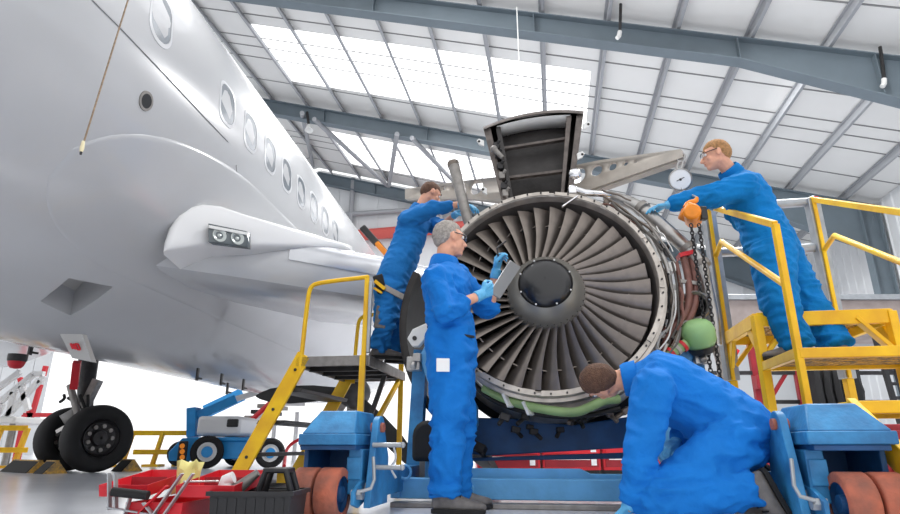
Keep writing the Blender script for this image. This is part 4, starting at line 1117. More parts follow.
t = thing('red_trestle', 'red steel trestle behind the left wheel of the landing gear', 'trestle', PZ(38, 458, 0))
dd = 14.0
for (u0, v0), (u1, v1) in (((46, 366), (31, 418)), ((20, 378), (31, 418)), ((24, 415), (56, 415))):
    b = MB(); b.bar(P(u0, v0, dd), P(u1, v1, dd), .08, .09); obj('red_bar', b, 'red paint', t)
for u in (26, 56):
    a = P(u, 415, dd); b = MB(); b.bar(Vector((a.x, dd, 0)), a, .12, .12); obj('leg', b, 'red paint', t)
# wheel chocks
def chock(c0, d, w, lb):
    t = thing('wheel_chock', lb, 'chock', c0)
    x = d.normalized(); y = UP.cross(x)
    b = MB()
    tri = lambda o, s: [o - x * .17 * s, o + x * .17 * s, o + x * .02 + UP * .16, o - x * .02 + UP * .16]
    b.prism(tri(c0 - y * w / 2, 1), y * w); obj('wedge', b, 'black rubber', t, bevel=.01)
    for s in (-1, 1):
        b = MB(); b.prism(tri(c0 + y * (s * w / 2), .9), y * .012 * s); obj('yellow_end', b, 'yellow worn', t)
    b = MB(); b.bar(c0 - y * w / 2 + UP * .165, c0 + y * w / 2 + UP * .165, .05, .015); obj('yellow_edge', b, 'yellow worn', t)
wd = Vector((math.sin(math.radians(36)), math.cos(math.radians(36)), 0))
chock(Vector((gc.x, gc.y, 0)) - wd * .52 - axl * .45, wd, .95, 'yellow-edged black wheel chock in front of the left wheel')
chock(Vector((gc.x, gc.y, 0)) - wd * .50 + axl * .36, wd, .3, 'short yellow-edged wheel chock in front of the right wheel')
chock(Vector((gc.x, gc.y, 0)) + wd * .55 + axl * .36, wd, .32, 'dark wheel chock behind the right wheel')
# propeller on a stand behind the ladder platform
hub = P(352, 392, 7.6)
t = thing('propeller', 'black-bladed propeller on a stand behind the yellow ladder stair', 'propeller', Vector((hub.x, hub.y, 0)))
b = MB(); b.lathe([(-.3, .01), (-.26, .1), (-.12, .17), (.1, .2), (.2, .18)], hub, Vector((.2, 1, 0)), 24); obj('hub', b, 'dark metal', t, smooth=60)
for (u, v), m in (((256, 396), 'black plastic'), ((300, 447), 'dull steel'), ((420, 470), 'black plastic'), ((395, 330), 'dull steel')):
    e = P(u, v, 7.6); d = (e - hub); n_ = Vector((0, 1, 0)); w_ = d.normalized().cross(n_)
    b = MB(); rings = []
    for s, hw in ((.05, .05), (.2, .07), (.4, .10), (.65, .11), (.85, .085), (.96, .04), (1.0, .01)):
        c0 = hub + d * s; k = .035 * (1 - s) + .008
        tw = Vector((0, 1, 0)) * (.5 * hw * (1 - s))
        rings.append([c0 + w_ * hw + tw, c0 + n_ * k, c0 - w_ * hw - tw, c0 - n_ * k])
    b.loft(rings); obj('blade', b, m, t, smooth=60)
b = MB(); b.tube([Vector((hub.x, hub.y + .2, 0)), hub + Vector((0, .2, 0))], .09, 12); b.box((hub.x, hub.y + .2, .04), (.7, .7, .08)); obj('stand', b, 'dull steel', t)
# red tool cabinets seen under the engine
cabs = [(476, 540, 'red and white tool cabinet left of the others, seen under the engine'), (541, 600, 'red tool cabinet with white drawer strips, seen under the engine fan'), (601, 660, 'red tool cabinet behind the kneeling mechanic, seen under the engine')]
for i, (u0, u1, lb) in enumerate(cabs):
    dd = 8.2; a, c_ = P(u0, 440, dd), P(u1, 440, dd); z1 = .42
    t = thing('tool_cabinet', lb, 'cabinet', Vector(((a.x + c_.x) / 2, dd + .3, 0)), 'red tool cabinets under the engine')
    b = MB(); b.box2((a.x + .01, dd, .06), (c_.x - .01, dd + .6, z1)); obj('body', b, 'red paint', t, bevel=.01)
    b = MB(); b.box2((a.x + .03, dd + .03, 0), (c_.x - .03, dd + .57, .06)); obj('plinth', b, 'black plastic', t)
    n = 2
    for k in range(n):
        z = .1 + k * .165
        b = MB(); b.box2((a.x + .04, dd - .02, z), (c_.x - .04, dd, z + .15)); dr = obj('drawer', b, 'dark red' if k != 1 else 'red paint', t, bevel=.004)
        w_ = c_.x - a.x
        b = MB(); b.box2((a.x + .08, dd - .045, z + .09), (a.x + w_ * (.45 if k % 2 else .8), dd - .02, z + .13)); obj('handle', b, 'white paint', dr)
        b = MB(); b.box2((a.x + w_ * .86 - .03, dd - .025, z + .02), (a.x + w_ * .86 + .04, dd - .02, z + .12)); obj('white_tag', b, 'white paint', dr)
# ================================================================ right background: red-legged dock, ladder, coats
t = thing('docking_stand', 'grey decked docking stand on red posts at the right, behind the work platform', 'dock', PZ(800, 458, 0))
dd = 9.6
mat('deck grey', (150, 138, 134), .6, 0, .2, 4)
a, c_ = P(700, 330, dd), P(960, 300, dd)
b = MB(); b.box2((a.x, dd, a.z), (c_.x, dd + 1.4, c_.z)); obj('deck_beam', b, 'deck grey', t, bevel=.01)
b = MB(); b.box2((a.x, dd - .05, c_.z), (c_.x, dd + 1.4, c_.z + .09)); obj('deck_edge', b, 'galvanised', t, bevel=.01)
for u in (757, 800, 905):
    for d in (dd + .1, dd + 1.2):
        x = P(u, 370, dd).x; b = MB(); b.bar(Vector((x, d, 0)), Vector((x, d, a.z)), .09, .09); obj('red_post', b, 'dark red', t, bevel=.01)
b = MB(); b.bar(P(770, 400, dd + .1), P(797, 355, dd + .1), .05, .05); obj('diagonal_brace', b, 'dark red', t)
b = MB(); b.bar(P(716, 385, dd + .1), P(738, 350, dd + .1), .05, .05); obj('diagonal_brace', b, 'red paint', t)
for v in (373, 402):
    b = MB(); b.bar(P(712, v, dd + .1), P(960, v, dd + .1), .06, .06); obj('cross_rail', b, 'dark metal', t)
t = thing('red_sign', 'small dark red box hung on the rail of the docking stand', 'box', P(762, 389, dd - .05))
p, q = P(755, 389, dd), P(769, 376, dd); b = MB(); b.box2((p.x, dd - .1, p.z), (q.x, dd + .04, q.z)); obj('panel', b, 'dark red', t, bevel=.01)
t = thing('ladder', 'dark metal ladder leaning behind the work platform at the right edge', 'ladder', PZ(880, 456, 0))
for u in (873, 884):
    a = P(u, 330, 9.3); b = MB(); b.bar(Vector((a.x, 9.1, 0)), a, .06, .07); obj('stile', b, 'black plastic', t)
x0, x1 = P(873, 330, 9.3), P(884, 330, 9.3)
for k in range(9):
    s = .1 + k * .1; q0 = Vector((x0.x, 9.1 + .2 * s, x0.z * s)); q1 = Vector((x1.x, 9.1 + .2 * s, x1.z * s)); b = MB(); b.tube([q0, q1], .025, 8); obj('rung', b, 'black plastic', t)
t = thing('clothes_rack', 'black rail on two uprights carrying dark jackets below the docking stand', 'clothes rack', PZ(822, 456, 0))
a, c_ = P(806, 366, 9.3), P(856, 366, 9.3)
b = MB(); b.tube([a, c_], .03, 8)
obj('rail', b, 'black plastic', t)
for q_ in (a, c_):
    b = MB(); b.tube([Vector((q_.x, q_.y, 0)), q_], .03, 8); obj('upright', b, 'black plastic', t)
for k in range(5):
    c0 = a.lerp(c_, .06 + k * .19); b = MB()
    b.loft([[c0 + Vector((sx * w_ + .02 * math.sin(k + z * 9), sy * d_, -z)) for sx, sy in ((-1, -1), (0, -1.3), (1, -1), (1, 1), (0, 1.3), (-1, 1))] for z, w_, d_ in ((.04, .02, .03), (.1, .05, .16), (.4, .06, .17), (.75, .05, .16))])
    tag(obj('jacket', b, 'black rubber'), 'black jacket hanging on the rail below the docking stand', 'jacket', 'black jackets on the rail')
t = thing('red_cabinet', 'large dark red cabinet at the lower right edge behind the castor wheels', 'cabinet', PZ(925, 486, 0))
a, c_ = P(886, 470, 5.0), P(960, 424, 5.0)
b = MB(); b.box2((a.x, 5.0, .04), (c_.x, 5.6, c_.z)); obj('body', b, 'dark red', t, bevel=.01)
b = MB(); b.box2((a.x + .05, 4.97, .1), (c_.x - .05, 5.0, c_.z - .05)); dr = obj('door', b, 'dark red', t, bevel=.006)
b = MB(); b.box2((a.x + .1, 4.94, .2), (a.x + .13, 4.97, .32)); obj('handle', b, 'galvanised', dr)
b = MB(); b.box2((a.x + .02, 5.02, 0), (c_.x - .02, 5.58, .04)); obj('plinth', b, 'black plastic', t)
# orange handled tool resting on the wing
t = thing('torque_wrench', 'orange and black handled tool propped up at the wing edge behind the left mechanic', 'tool', le(2.2, .4, .28))
p, q = le(2.2, .4, .28), P(362, 227, 6.5)
b = MB(); b.bar(p, p.lerp(q, .55), .07, .06); obj('orange_body', b, 'orange paint', t, bevel=.01)
b = MB(); b.bar(p.lerp(q, .5), q, .07, .08); obj('black_grip', b, 'dark metal', t, bevel=.015)
b = MB(); b.bar(p.lerp(q, .1) + UP * .04, p.lerp(q, .8) + UP * .045, .03, .02); obj('top_strip', b, 'black plastic', t)
# ================================================================ people
def remesh(name, mb, vox, smooth_it, material, parent, disp=None, label=None):
    o = obj(name, mb, material, parent, smooth=0, label=label)
    m = o.modifiers.new('r', 'REMESH'); m.mode = 'VOXEL'; m.voxel_size = vox
    if smooth_it:
        s = o.modifiers.new('s', 'SMOOTH'); s.factor = .5; s.iterations = smooth_it
    dg = bpy.context.evaluated_depsgraph_get()
    me = bpy.data.meshes.new_from_object(o.evaluated_get(dg)); o.modifiers.clear()
    old = o.data; o.data = me; bpy.data.meshes.remove(old); me.name = name
    if disp:
        loc = root_loc(o); vn = [v.normal.copy() for v in me.vertices]
        for v, n in zip(me.vertices, vn): v.co = v.co + n * disp(v.co + loc)
    for p in me.polygons: p.use_smooth = True
    return o
def ell_ring(c, lat, dep, w, d, n=18, e=2.3):
    out = []
    for k in range(n):
        a = 2 * PI * k / n; ca, sa = math.cos(a), math.sin(a)
        out.append(c + lat * (w * math.copysign(abs(ca) ** (2 / e), ca)) + dep * (d * math.copysign(abs(sa) ** (2 / e), sa)))
    return out
def bez(p, q, r, t): return p * ((1 - t) ** 2) + q * (2 * t * (1 - t)) + r * (t * t)
def torso(mb, J, prof):
    """prof: (t along spine, half width, half depth)"""
    pel, ch, nk = J['pelvis'], J['chest'], J['neck']
    mid = ch * 2 - (pel + nk) * .5
    hl = (J['hipL'] - J['hipR']).normalized(); sl_ = (J['shL'] - J['shR']).normalized()
    rings = []
    for t, w, d in prof:
        c = bez(pel, mid, nk, t) if 0 <= t <= 1 else (pel + (pel - bez(pel, mid, nk, .1)).normalized() * (-t) * .6 if t < 0 else nk)
        tan = (bez(pel, mid, nk, min(1, max(0, t) + .05)) - bez(pel, mid, nk, max(0, t - .05))).normalized()
        lat = hl.lerp(sl_, min(1, max(0, t))); lat = (lat - tan * lat.dot(tan)).normalized(); dep = tan.cross(lat)
        rings.append(ell_ring(c, lat, dep, w, d))
    mb.loft(rings)
def hand(mb, wr, d, nrm, side, curl=.5, k=1.0, fat=0., thumb_in=.4, spread=.12):
    """five-fingered hand: wrist point, direction, palm normal (fingers curl towards it), side of the thumb (unit)"""
    d = d.normalized(); nrm = (nrm - d * nrm.dot(d)).normalized(); lat = d.cross(nrm); lat = lat if lat.dot(side) > 0 else -lat
    for i, (o, L, r) in enumerate(((.030, .070, .0088), (.011, .078, .009), (-.009, .073, .0088), (-.027, .057, .0078))):
        base = wr + lat * (o * .6) * k + d * .012 * k; kn = wr + d * (.088 - .006 * abs(i - 1)) * k + lat * o * k
        mb.rcone(base, kn, (.0135 + fat) * k, (.0115 + fat) * k, 10)
        p = kn; a = 0; dirv = (d + lat * spread * (1.2 - i * .8) * .5).normalized()
        for j, s in enumerate((.45, .32, .23)):
            a += curl * (.75, .9, .6)[j] * (1 + .12 * i)
            dd = dirv * math.cos(a) + nrm * math.sin(a); q = p + dd * L * s * k
            mb.rcone(p, q, (r + fat) * k * (1 - .08 * j), (r + fat) * k * (.94 - .1 * j), 9); p = q
    b0 = wr + lat * .018 * k + d * .022 * k; b1 = wr + (lat * .046 + d * .058 + nrm * .018) * k
    mb.rcone(b0, b1, (.014 + fat) * k, (.0115 + fat) * k, 9)
    d1 = (d * .8 + lat * (.35 - thumb_in) + nrm * (.25 + thumb_in * .6)).normalized(); b2 = b1 + d1 * .032 * k
    d2 = (d * .8 + lat * (.1 - thumb_in) + nrm * (.3 + thumb_in)).normalized()
    mb.rcone(b1, b2, (.0105 + fat) * k, (.0095 + fat) * k, 9); mb.rcone(b2, b2 + d2 * .026 * k, (.0095 + fat) * k, (.0078 + fat) * k, 9)
def shoe(par, an, toe, upv, k=1.0, L=.285):
    f = toe.normalized(); u = (upv - f * upv.dot(f)).normalized(); s = f.cross(u)
    heel = an - f * .055 - u * .085
    def ring(x, w, z0, z1, n=12):
        c = heel + f * x + u * (z0 + z1) / 2; return [c + s * (w * math.cos(2 * PI * i / n)) + u * ((z1 - z0) / 2 * math.copysign(abs(math.sin(2 * PI * i / n)) ** .8, math.sin(2 * PI * i / n))) for i in range(n)]
    b = MB(); b.loft([ring(-.012, .02, .02, .06), ring(0, .036, .008, .10), ring(.05, .042, .008, .125), ring(.10, .043, .008, .115), ring(.15, .046, .008, .088), ring(.20, .05, .008, .07), ring(.245, .046, .008, .06), ring(.275, .03, .012, .05), ring(.288, .012, .018, .04)])
    b.rcone(an - u * .02, an + u * .05, .048, .05)
    o = remesh('shoe', b, .007, 2, 'shoe leather', par)
    b = MB(); pts = []
    for x, w in ((-.014, .022), (0, .04), (.06, .044), (.12, .044), (.2, .053), (.25, .049), (.282, .03)): pts.append((x, w))
    poly = [heel + f * x + s * w for x, w in pts] + [heel + f * x - s * w for x, w in reversed(pts)]
    b.prism([p - u * .004 for p in poly], u * .024); obj('sole', b, 'black rubber', o, bevel=.004)
    b = MB()
    for x in (.10, .125, .15): b.tube([heel + f * x + s * .03 + u * (.108 - (x - .1) * .5), heel + f * x + u * (.122 - (x - .1) * .6), heel + f * x - s * .03 + u * (.108 - (x - .1) * .5)], .004, 6)
    obj('laces', b, 'black rubber', o)
    return o
def person(label, J, cloth, hair, base, glasses=False, hair_cut='short', sleeves=(1, 1), hands=None, wr_seed=0, k=1.0, collar=True, bulk=1.12, tb=1.0, shin=1.0):
    t = thing('person', label, 'person', base)
    f = J['face'].normalized(); u = J['up']; u = (u - f * u.dot(f)).normalized(); r = f.cross(u)
    hd = J['head']
    def Hd(x, y, z): return hd + (r * x + f * y + u * z) * k          # right, forward, up
    R = Matrix((r, f, u)).transposed()
    # ---- body: one continuous surface
    b = MB()
    torso(b, J, [(-.14, .06, .06), (-.05, .14, .10), (.05, .155, .108), (.3, .135, .095), (.6, .155, .108), (.8, .16, .095), (.92, .10, .07), (1, .055, .055)])
    for s in 'LR':
        b.rcone(J['chest'].lerp(J['neck'], .5), J['sh' + s], .075, .055)
        b.rcone(J['sh' + s], J['el' + s], .05, .04); b.rcone(J['el' + s], J['wr' + s], .041, .027)
        b.rcone(J['hip' + s], J['kn' + s], .08, .056); b.rcone(J['kn' + s], J['an' + s], .054, .04)
        hp = hands[s]; hand(b, J['wr' + s], hp[0], hp[1], hp[2], hp[3], k, -.002)
    b.rcone(J['neck'] - (Hd(0, 0, 0) - J['neck']) * .25, Hd(0, -.025, -.05), .056 * k, .055 * k)
    b.ball(Hd(0, -.012, .018), (.076 * k, .097 * k, .097 * k), 20, R)
    b.ball(Hd(0, .028, -.045), (.06 * k, .066 * k, .07 * k), 16, R)
    b.ball(Hd(0, .068, -.092), (.026 * k, .022 * k, .02 * k), 12, R)
    b.rcone(Hd(.045, -.005, -.06), Hd(.012, .066, -.094), .02 * k, .018 * k); b.rcone(Hd(-.045, -.005, -.06), Hd(-.012, .066, -.094), .02 * k, .018 * k)
    b.rcone(Hd(0, .084, .012), Hd(0, .112, -.032), .009 * k, .0145 * k, 10); b.ball(Hd(.011, .1, -.036), .009 * k, 8); b.ball(Hd(-.011, .1, -.036), .009 * k, 8)
    b.rcone(Hd(.034, .076, .03), Hd(-.034, .076, .03), .012 * k, .012 * k, 10)
    for s in (-1, 1):
        b.ball(Hd(.04 * s, .062, -.03), (.022 * k, .022 * k, .022 * k), 10, R)
        b.ball(Hd(.08 * s, -.008, -.005), (.009 * k, .019 * k, .033 * k), 12, R @ Matrix.Rotation(.25, 3, 'X'))
    b.ball(Hd(0, .089, -.058), (.024 * k, .012 * k, .006 * k), 10, R); b.ball(Hd(0, .087, -.07), (.021 * k, .012 * k, .007 * k), 10, R)
    remesh('body', b, .0062, 2, 'skin', t)
    for s in (-1, 1):
        b = MB(); b.ball(Hd(.031 * s, .0795, .008), .0115 * k, 12); e = obj('eye', b, 'white paint', t)
        b = MB(); b.ball(Hd(.0315 * s, .0875, .008), .0055 * k, 10); obj('iris', b, 'shoe leather', e)
        b = MB(); b.tube([Hd(.016 * s, .093, .03), Hd(.034 * s, .091, .035), Hd(.05 * s, .08, .031)], .0045 * k, 6); obj('eyebrow', b, hair, t)
    b = MB(); b.rcone(Hd(.018, .096, -.063), Hd(-.018, .096, -.063), .003 * k, .003 * k, 8); MATS.get('lip') or mat('lip', (184, 108, 98), .5); obj('lips', b, 'lip', t)
    # ---- hair
    b = MB(); n = 28; h = MB(); h.ball((0, 0, 0), (.0805, .1025, .1025), n)
    for v in h.v:
        x, y, z = v.x, v.y - .014, v.z + .018
        lim = .062 if y > .03 else (.062 - (.03 - y) * 1.1 if y > -.03 else -.004 - (-.03 - y) * 1.3)
        lim = max(lim, -.07)
        if z < lim:
            s = max(.86, 1 - (lim - z) * 5); x, y, z = x * s, (y + .014) * s - .014, (z - .018) * s + .018
        else:
            e = noise.noise(Vector((x * 38, y * 38, z * 22)) + Vector((wr_seed * 7, 0, 0))) * .05
            g = 1.015 + e + (.05 if (z > .08 and hair_cut != 'shaved') else 0) * .6
            x, y, z = x * g, (y + .014) * g - .014, (z - .018) * g + .018
        h_ = Hd(x, y, z); b.v.append(h_)
    b.f = h.f; obj('hair', b, hair, t, smooth=80)
    if glasses:
        b = MB()
        for s in (-1, 1): b.tube([Hd(.082 * s, -.005, .018), Hd(.075 * s, .06, .014), Hd(.062 * s, .088, .012)], .0035 * k, 6)
        b.tube([Hd(.062, .09, .02), Hd(.02, .108, .024), Hd(-.02, .108, .024), Hd(-.062, .09, .02)], .0035 * k, 6)
        gl = obj('safety_glasses', b, 'black plastic', t)
        for s in (-1, 1):
            b = MB(); b.loft([[Hd(x * s, y + o, z) for x, y, z in ((.012, .108, .022), (.036, .104, .022), (.062, .09, .018), (.06, .09, -.008), (.036, .103, -.016), (.016, .107, -.008))] for o in (0, .003)])
            obj('lens', b, 'lens clear', gl)
    # ---- coverall
    c = MB(); B = bulk
    torso(c, J, [(t_, w_ * (1 + (tb - 1) * .5), d_ * tb) for t_, w_, d_ in ((-.17, .10, .085), (-.08, .178, .145), (.05, .19, .155), (.28, .175, .142), (.36, .17, .136), (.6, .192, .15), (.8, .194, .138))] + [(.92, .13, .1), (1.0, .075, .074)])
    for s, sv in zip('LR', sleeves):
        e = J['el' + s].lerp(J['wr' + s], sv)
        c.rcone(J['chest'].lerp(J['neck'], .45), J['sh' + s], .1 * B, .085 * B)
        c.rcone(J['sh' + s], J['el' + s], .082 * B, .068 * B)
        if sv > .05:
            c.rcone(J['el' + s], J['el' + s].lerp(e, .92), .068 * B, .054 * B); d = (e - J['el' + s]).normalized()
            c.tube([e - d * .075, e - d * .002], [.055 * B, .052 * B], 16)
        an = J['an' + s]; kn = J['kn' + s]
        c.rcone(J['hip' + s] , kn, .118 * B, .096 * B); c.rcone(kn, kn.lerp(an, .8), .096 * B * (.5 + .5 * shin), .078 * B * shin); d = (an - kn).normalized()
        c.tube([an - d * .12, an + d * .012], [.079 * B * shin, .079 * B * shin], 18)
        c.rcone(J['pelvis'], J['hip' + s], .125 * B, .122 * B)
    joints = [(J[q + s], a) for q, a in (('el', .007), ('kn', .012), ('hip', .010), ('an', .012), ('sh', .006)) for s in 'LR'] + [(bez(J['pelvis'], J['chest'] * 2 - (J['pelvis'] + J['neck']) * .5, J['neck'], .3), .010)]
    sd = Vector((wr_seed * 13.1, wr_seed * 7.7, 0))
    def disp(p):
        q = Vector((p.x * 5.0, p.y * 5.0, p.z * 10)) + sd
        w = noise.noise_vector(q * .6) * .9
        n1 = .7 - 3.0 * abs(noise.noise(q * 1.25 + w)); n2 = .7 - 3.0 * abs(noise.noise(q * 2.1 + w * 1.6 + Vector((5, 3, 1))))
        amp = .0085
        for j, a in joints:
            d2 = (p - j).length_squared
            if d2 < .06: amp += a * 1.9 * math.exp(-d2 / .02)
        return amp * (.75 * n1 + .35 * n2)
    cv = remesh('coverall', c, .0105, 3, cloth, t, disp)
    if collar:
        b = MB(); ax_ = (Hd(0, -.02, -.06) - J['neck']).normalized(); x, y, d = basis(ax_); c0 = J['neck'] + ax_ * .0
        rings = []
        for hh, rr in ((-.03, .082), (.035, .078), (.05, .082), (.03, .092), (-.03, .098)):
            rings.append([c0 + d * hh + (x * math.cos(2 * PI * i / 20) + y * math.sin(2 * PI * i / 20)) * rr for i in range(20)])
        b.loft(rings + [rings[0]], caps=False); obj('collar', b, cloth, cv, smooth=60)
    # ---- gloves and shoes
    for s in 'LR':
        hp = hands[s]; b = MB(); hand(b, J['wr' + s], hp[0], hp[1], hp[2], hp[3], 1.06 * k, .0015)
        d = (J['wr' + s] - J['el' + s]).normalized()
        b.tube([J['wr' + s] - d * .045, J['wr' + s] + hp[0].normalized() * .02], [.036, .032], 16)
        remesh('glove', b, .0045, 1, 'glove blue', t)
        shoe(t, J['an' + s], J['toe' + s], J['sup' + s])
    return t, cv
m_ = mat('lens clear', (225, 232, 235), .05, 0, trans=.9)
V3 = lambda *a: Vector(a)
# ---------- standing mechanic with the tablet
D0 = 3.6
J = dict(head=P(449.5, 239, 3.62), face=V3(.9, .42, .02), up=V3(-.05, 0, 1), neck=P(444, 265, 3.61), chest=P(448, 300, 3.6), pelvis=P(452, 360, 3.6),
         shR=P(438, 280, 3.44), elR=P(446, 310, 3.36), wrR=P(481, 295, 3.47), shL=P(456, 277, 3.8), elL=P(489, 309, 3.86), wrL=P(496, 272, 3.78),
         hipR=P(450, 366, 3.53), knR=P(449, 432, 3.50), hipL=P(454, 364, 3.68), knL=P(458, 430, 3.7))
J['anR'] = V3(P(444, 490, 3.48).x, 3.48, .095); J['anL'] = V3(P(455, 484, 3.72).x, 3.72, .095)
J['toeR'] = V3(.97, -.18, 0); J['toeL'] = V3(.93, .3, 0); J['supR'] = J['supL'] = UP
hands = {'R': (P(497, 286, 3.53) - J['wrR'], V3(.1, .8, .6), UP, .75), 'L': (P(500, 250, 3.76) - J['wrL'], V3(.75, -.5, .1), V3(-.6, -.6, .2), .8)}
m2, cv2 = person('grey-haired person in blue coveralls standing at the fan holding a tablet', J, 'blue cloth', 'hair grey', V3(J['pelvis'].x, 3.6, 0), True, hands=hands, sleeves=(.1, .45), wr_seed=1)
b = MB(); c0 = P(443, 365, 3.36); b.box(c0, (.075, .012, .075), Matrix.Rotation(.15, 3, 'Z')); obj('white_cloth_tag', b, 'white paint', cv2, bevel=.003)
b = MB(); b.bar(P(461, 335, 3.44), P(474, 337, 3.5), .012, .014); obj('pocket', b, 'black rubber', cv2)
# tablet and pen
cs = [P(510.5, 260, 3.70), P(521, 267, 3.80), P(500, 299, 3.62), P(490, 292.5, 3.52)]
t = thing('tablet', 'thin grey tablet held in the gloved hand of the standing person', 'tablet', cs[2])
n_ = (cs[1] - cs[0]).cross(cs[3] - cs[0]).normalized()
mat('tablet grey', (150, 152, 154), .4, .2)
b = MB(); b.prism(cs, n_ * .009); obj('body', b, 'tablet grey', t, bevel=.003)
b = MB(); cen = sum(cs, Vector()) / 4; side = -1 if n_.y < 0 else 1
b.prism([cen + (q - cen) * .9 + n_ * (.0095 if n_.y > 0 else -.0015) for q in cs], n_ * .001); obj('screen', b, 'black gloss', t)
t = thing('pen', 'black pen between the gloved fingers of the standing person', 'pen', P(499, 262, 3.72))
b = MB(); b.tube([P(499, 262, 3.72), P(497, 248, 3.70), P(506, 241, 3.7)], .006, 8); obj('barrel', b, 'black plastic', t)
# ---------- mechanic on the ladder platform
J = dict(head=P(431, 194, 5.3), face=V3(.85, .35, -.45), up=V3(.2, .05, 1), neck=P(419, 211, 5.3), chest=P(410, 238, 5.3), pelvis=P(392, 284, 5.24),
         shR=P(408, 220, 5.14), elR=P(432, 208, 5.06), wrR=P(463, 204, 5.0), shL=P(424, 220, 5.5), elL=P(440, 228, 5.4), wrL=P(456, 214, 5.12),
         hipR=P(389, 290, 5.16), knR=P(386, 322, 5.15), hipL=P(397, 288, 5.33), knL=P(398, 323, 5.4))
J['anR'] = V3(P(379, 350, 5.22).x, 5.22, LZ + .095); J['anL'] = V3(P(392, 350, 5.5).x, 5.5, LZ + .095)
J['toeR'] = V3(.9, .35, 0); J['toeL'] = V3(.9, .4, 0); J['supR'] = J['supL'] = UP
hands = {'R': (P(474, 207, 4.98) - J['wrR'], V3(.2, .3, -.9), V3(0, 1, .3), .35), 'L': (P(466, 208, 5.0) - J['wrL'], V3(.2, .3, -.9), V3(0, -1, .3), .4)}
m1, cv1 = person('short-haired person in worn blue coveralls on the ladder platform, reaching over the fan case', J, 'blue cloth worn', 'hair brown', V3(J['pelvis'].x, 5.25, LZ), False, hands=hands, sleeves=(.22, .55), hair_cut='shaved', wr_seed=2)
pk = MB(); pk.box(P(380, 284, 5.06), (.09, .07, .16), Matrix.Rotation(-.3, 3, 'Y')); pq = obj('tool_pouch', pk, 'black rubber', cv1, bevel=.01)
b = MB(); b.bar(P(375, 281, 5.02), P(385, 289, 5.0), .02, .03); b.bar(P(374, 288, 5.02), P(382, 293, 5.0), .02, .02); obj('yellow_stripe', b, 'yellow paint', cv1)
b = MB(); b.bar(P(384, 287, 5.03), P(412, 302, 5.06), .03, .05); obj('strap', b, 'dull steel', cv1, bevel=.004)
b = MB(); b.box(P(381, 317, 5.06), (.1, .02, .2), Matrix.Rotation(.1, 3, 'Y')); obj('knee_pad', b, 'shoe leather', cv1, bevel=.008)
# ---------- mechanic leaning from the right platform
ZT = CAMH + (.945 - CAMH) * SK
J = dict(head=P(716, 155, 4.3), face=V3(-.92, .3, -.12), up=V3(-.12, 0, 1), neck=P(731, 173, 4.32), chest=P(752, 206, 4.33), pelvis=P(773, 250, 4.26),
         shL=P(744, 187, 4.17), elL=P(704, 198, 4.16), wrL=P(668, 205, 4.2), shR=P(746, 190, 4.5), elR=P(742, 220, 4.62), wrR=P(727, 208, 4.62),
         hipL=P(772, 258, 4.17), knL=P(780, 304, 4.07), hipR=P(780, 256, 4.34), knR=P(808, 303, 4.25))
J['anL'] = V3(P(797, 345, 4.05).x, 4.05, ZT + .1); J['anR'] = V3(P(836, 342, 4.08).x, 4.08, ZT + .105)
J['toeL'] = V3(-.95, .15, 0); J['toeR'] = V3(-.93, .2, -.05); J['supL'] = J['supR'] = UP
hands = {'L': (P(648, 208, 4.2) - J['wrL'], V3(-.25, .1, -.9), V3(0, .9, 0), .3), 'R': (P(714, 202, 4.62) - J['wrR'], V3(-.1, .5, -.9), V3(0, -.9, .2), .9)}
m3, cv3 = person('sandy-haired person in blue coveralls and safety glasses leaning from the yellow platform at the right', J, 'blue cloth teal', 'hair sandy', V3(J['pelvis'].x, 4.07, ZT), True, hands=hands, sleeves=(.82, .7), wr_seed=3, k=1.05, bulk=1.36, tb=1.2)
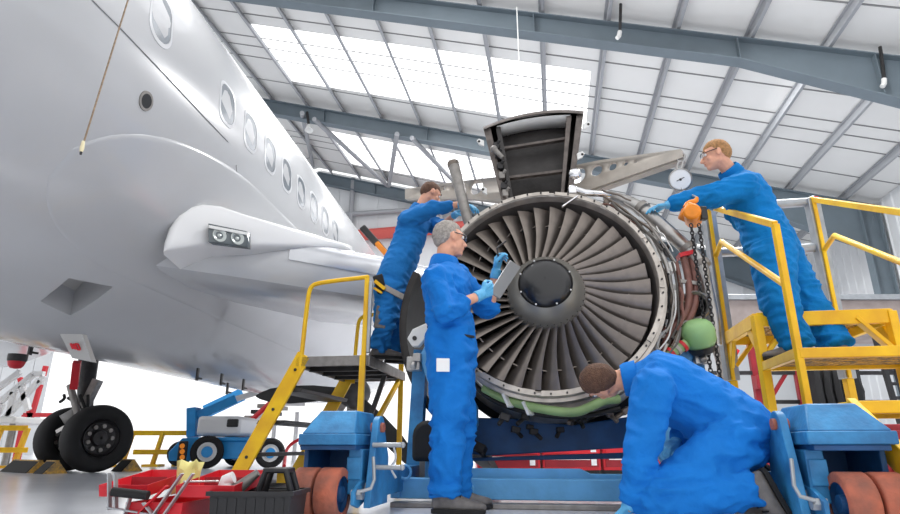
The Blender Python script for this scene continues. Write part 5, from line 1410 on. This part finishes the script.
# ---------- kneeling mechanic
J = dict(head=P(601, 382, 3.28), face=V3(-.2, .85, -.5), up=V3(-.8, -.25, .2), neck=P(632, 379, 3.24), chest=P(680, 394, 3.18), pelvis=P(742, 438, 3.1),
         shL=P(653, 388, 2.96), elL=P(643, 450, 2.93), wrL=P(630, 506, 2.94), shR=P(656, 388, 3.42), elR=P(690, 426, 3.42), wrR=P(678, 441, 3.34),
         hipL=P(736, 440, 2.99), knL=V3(P(662, 510, 2.92).x, 2.92, .11), hipR=P(746, 438, 3.24), knR=V3(P(690, 505, 3.36).x, 3.36, .09))
J['anL'] = V3(P(754, 494, 2.86).x, 2.86, .165); J['anR'] = V3(P(760, 490, 3.34).x, 3.34, .165)
J['toeL'] = V3(.35, -.1, -.95); J['toeR'] = V3(.45, .1, -.9); J['supL'] = J['supR'] = V3(-.9, 0, -.45)
hands = {'L': (P(619, 519, 2.97) - J['wrL'], V3(-.6, .6, -.3), V3(0, .9, 0), .5), 'R': (P(668, 447, 3.32) - J['wrR'], V3(-.2, .2, -.9), V3(0, -1, 0), 1.0)}
m4, cv4 = person('brown-haired person in blue coveralls kneeling on the floor, bent low under the fan', J, 'blue cloth', 'hair brown', V3(J['pelvis'].x, 3.05, 0), False, hands=hands, sleeves=(.93, .8), wr_seed=4, bulk=1.2, tb=1.25, shin=.84)
# ================================================================ camera, light
cam = bpy.data.cameras.new('camera'); co = bpy.data.objects.new('camera', cam); COL.objects.link(co)
cam.sensor_width = 36; cam.lens = 36 * FPX / 900; cam.clip_end = 400
co.location = (0, 0, CAMH); co.rotation_euler = (PI / 2 + TH, 0, 0)
sc = bpy.context.scene; sc.camera = co
w = bpy.data.worlds.new('sky'); sc.world = w; w.use_nodes = True
bg = w.node_tree.nodes['Background']; bg.inputs['Color'].default_value = (.985, .99, 1, 1); bg.inputs['Strength'].default_value = WORLD
def area(name, loc, target, size, power, col=(1, 1, 1)):
    l = bpy.data.lights.new(name, 'AREA'); l.shape = 'RECTANGLE'; l.size, l.size_y = size; l.energy = power; l.color = col
    o = bpy.data.objects.new(name, l); COL.objects.link(o); o.location = loc
    o.rotation_euler = (Vector(target) - Vector(loc)).to_track_quat('-Z', 'Y').to_euler()
    return o
for i, (s, y) in enumerate(((-4, 8), (4, 8), (4, 14), (-4, 15))):
    p = hang(s, y, roofz(s) - .5); area('roof_fill', p, p - UP, (1.5, 1.5), FILL)  # added fill lights under the roof, no real fitting hangs there
vs = sc.view_settings; vs.view_transform = 'Standard'; vs.look = 'None'; vs.gamma = 1; vs.use_curve_mapping = False; vs.exposure = EXPO
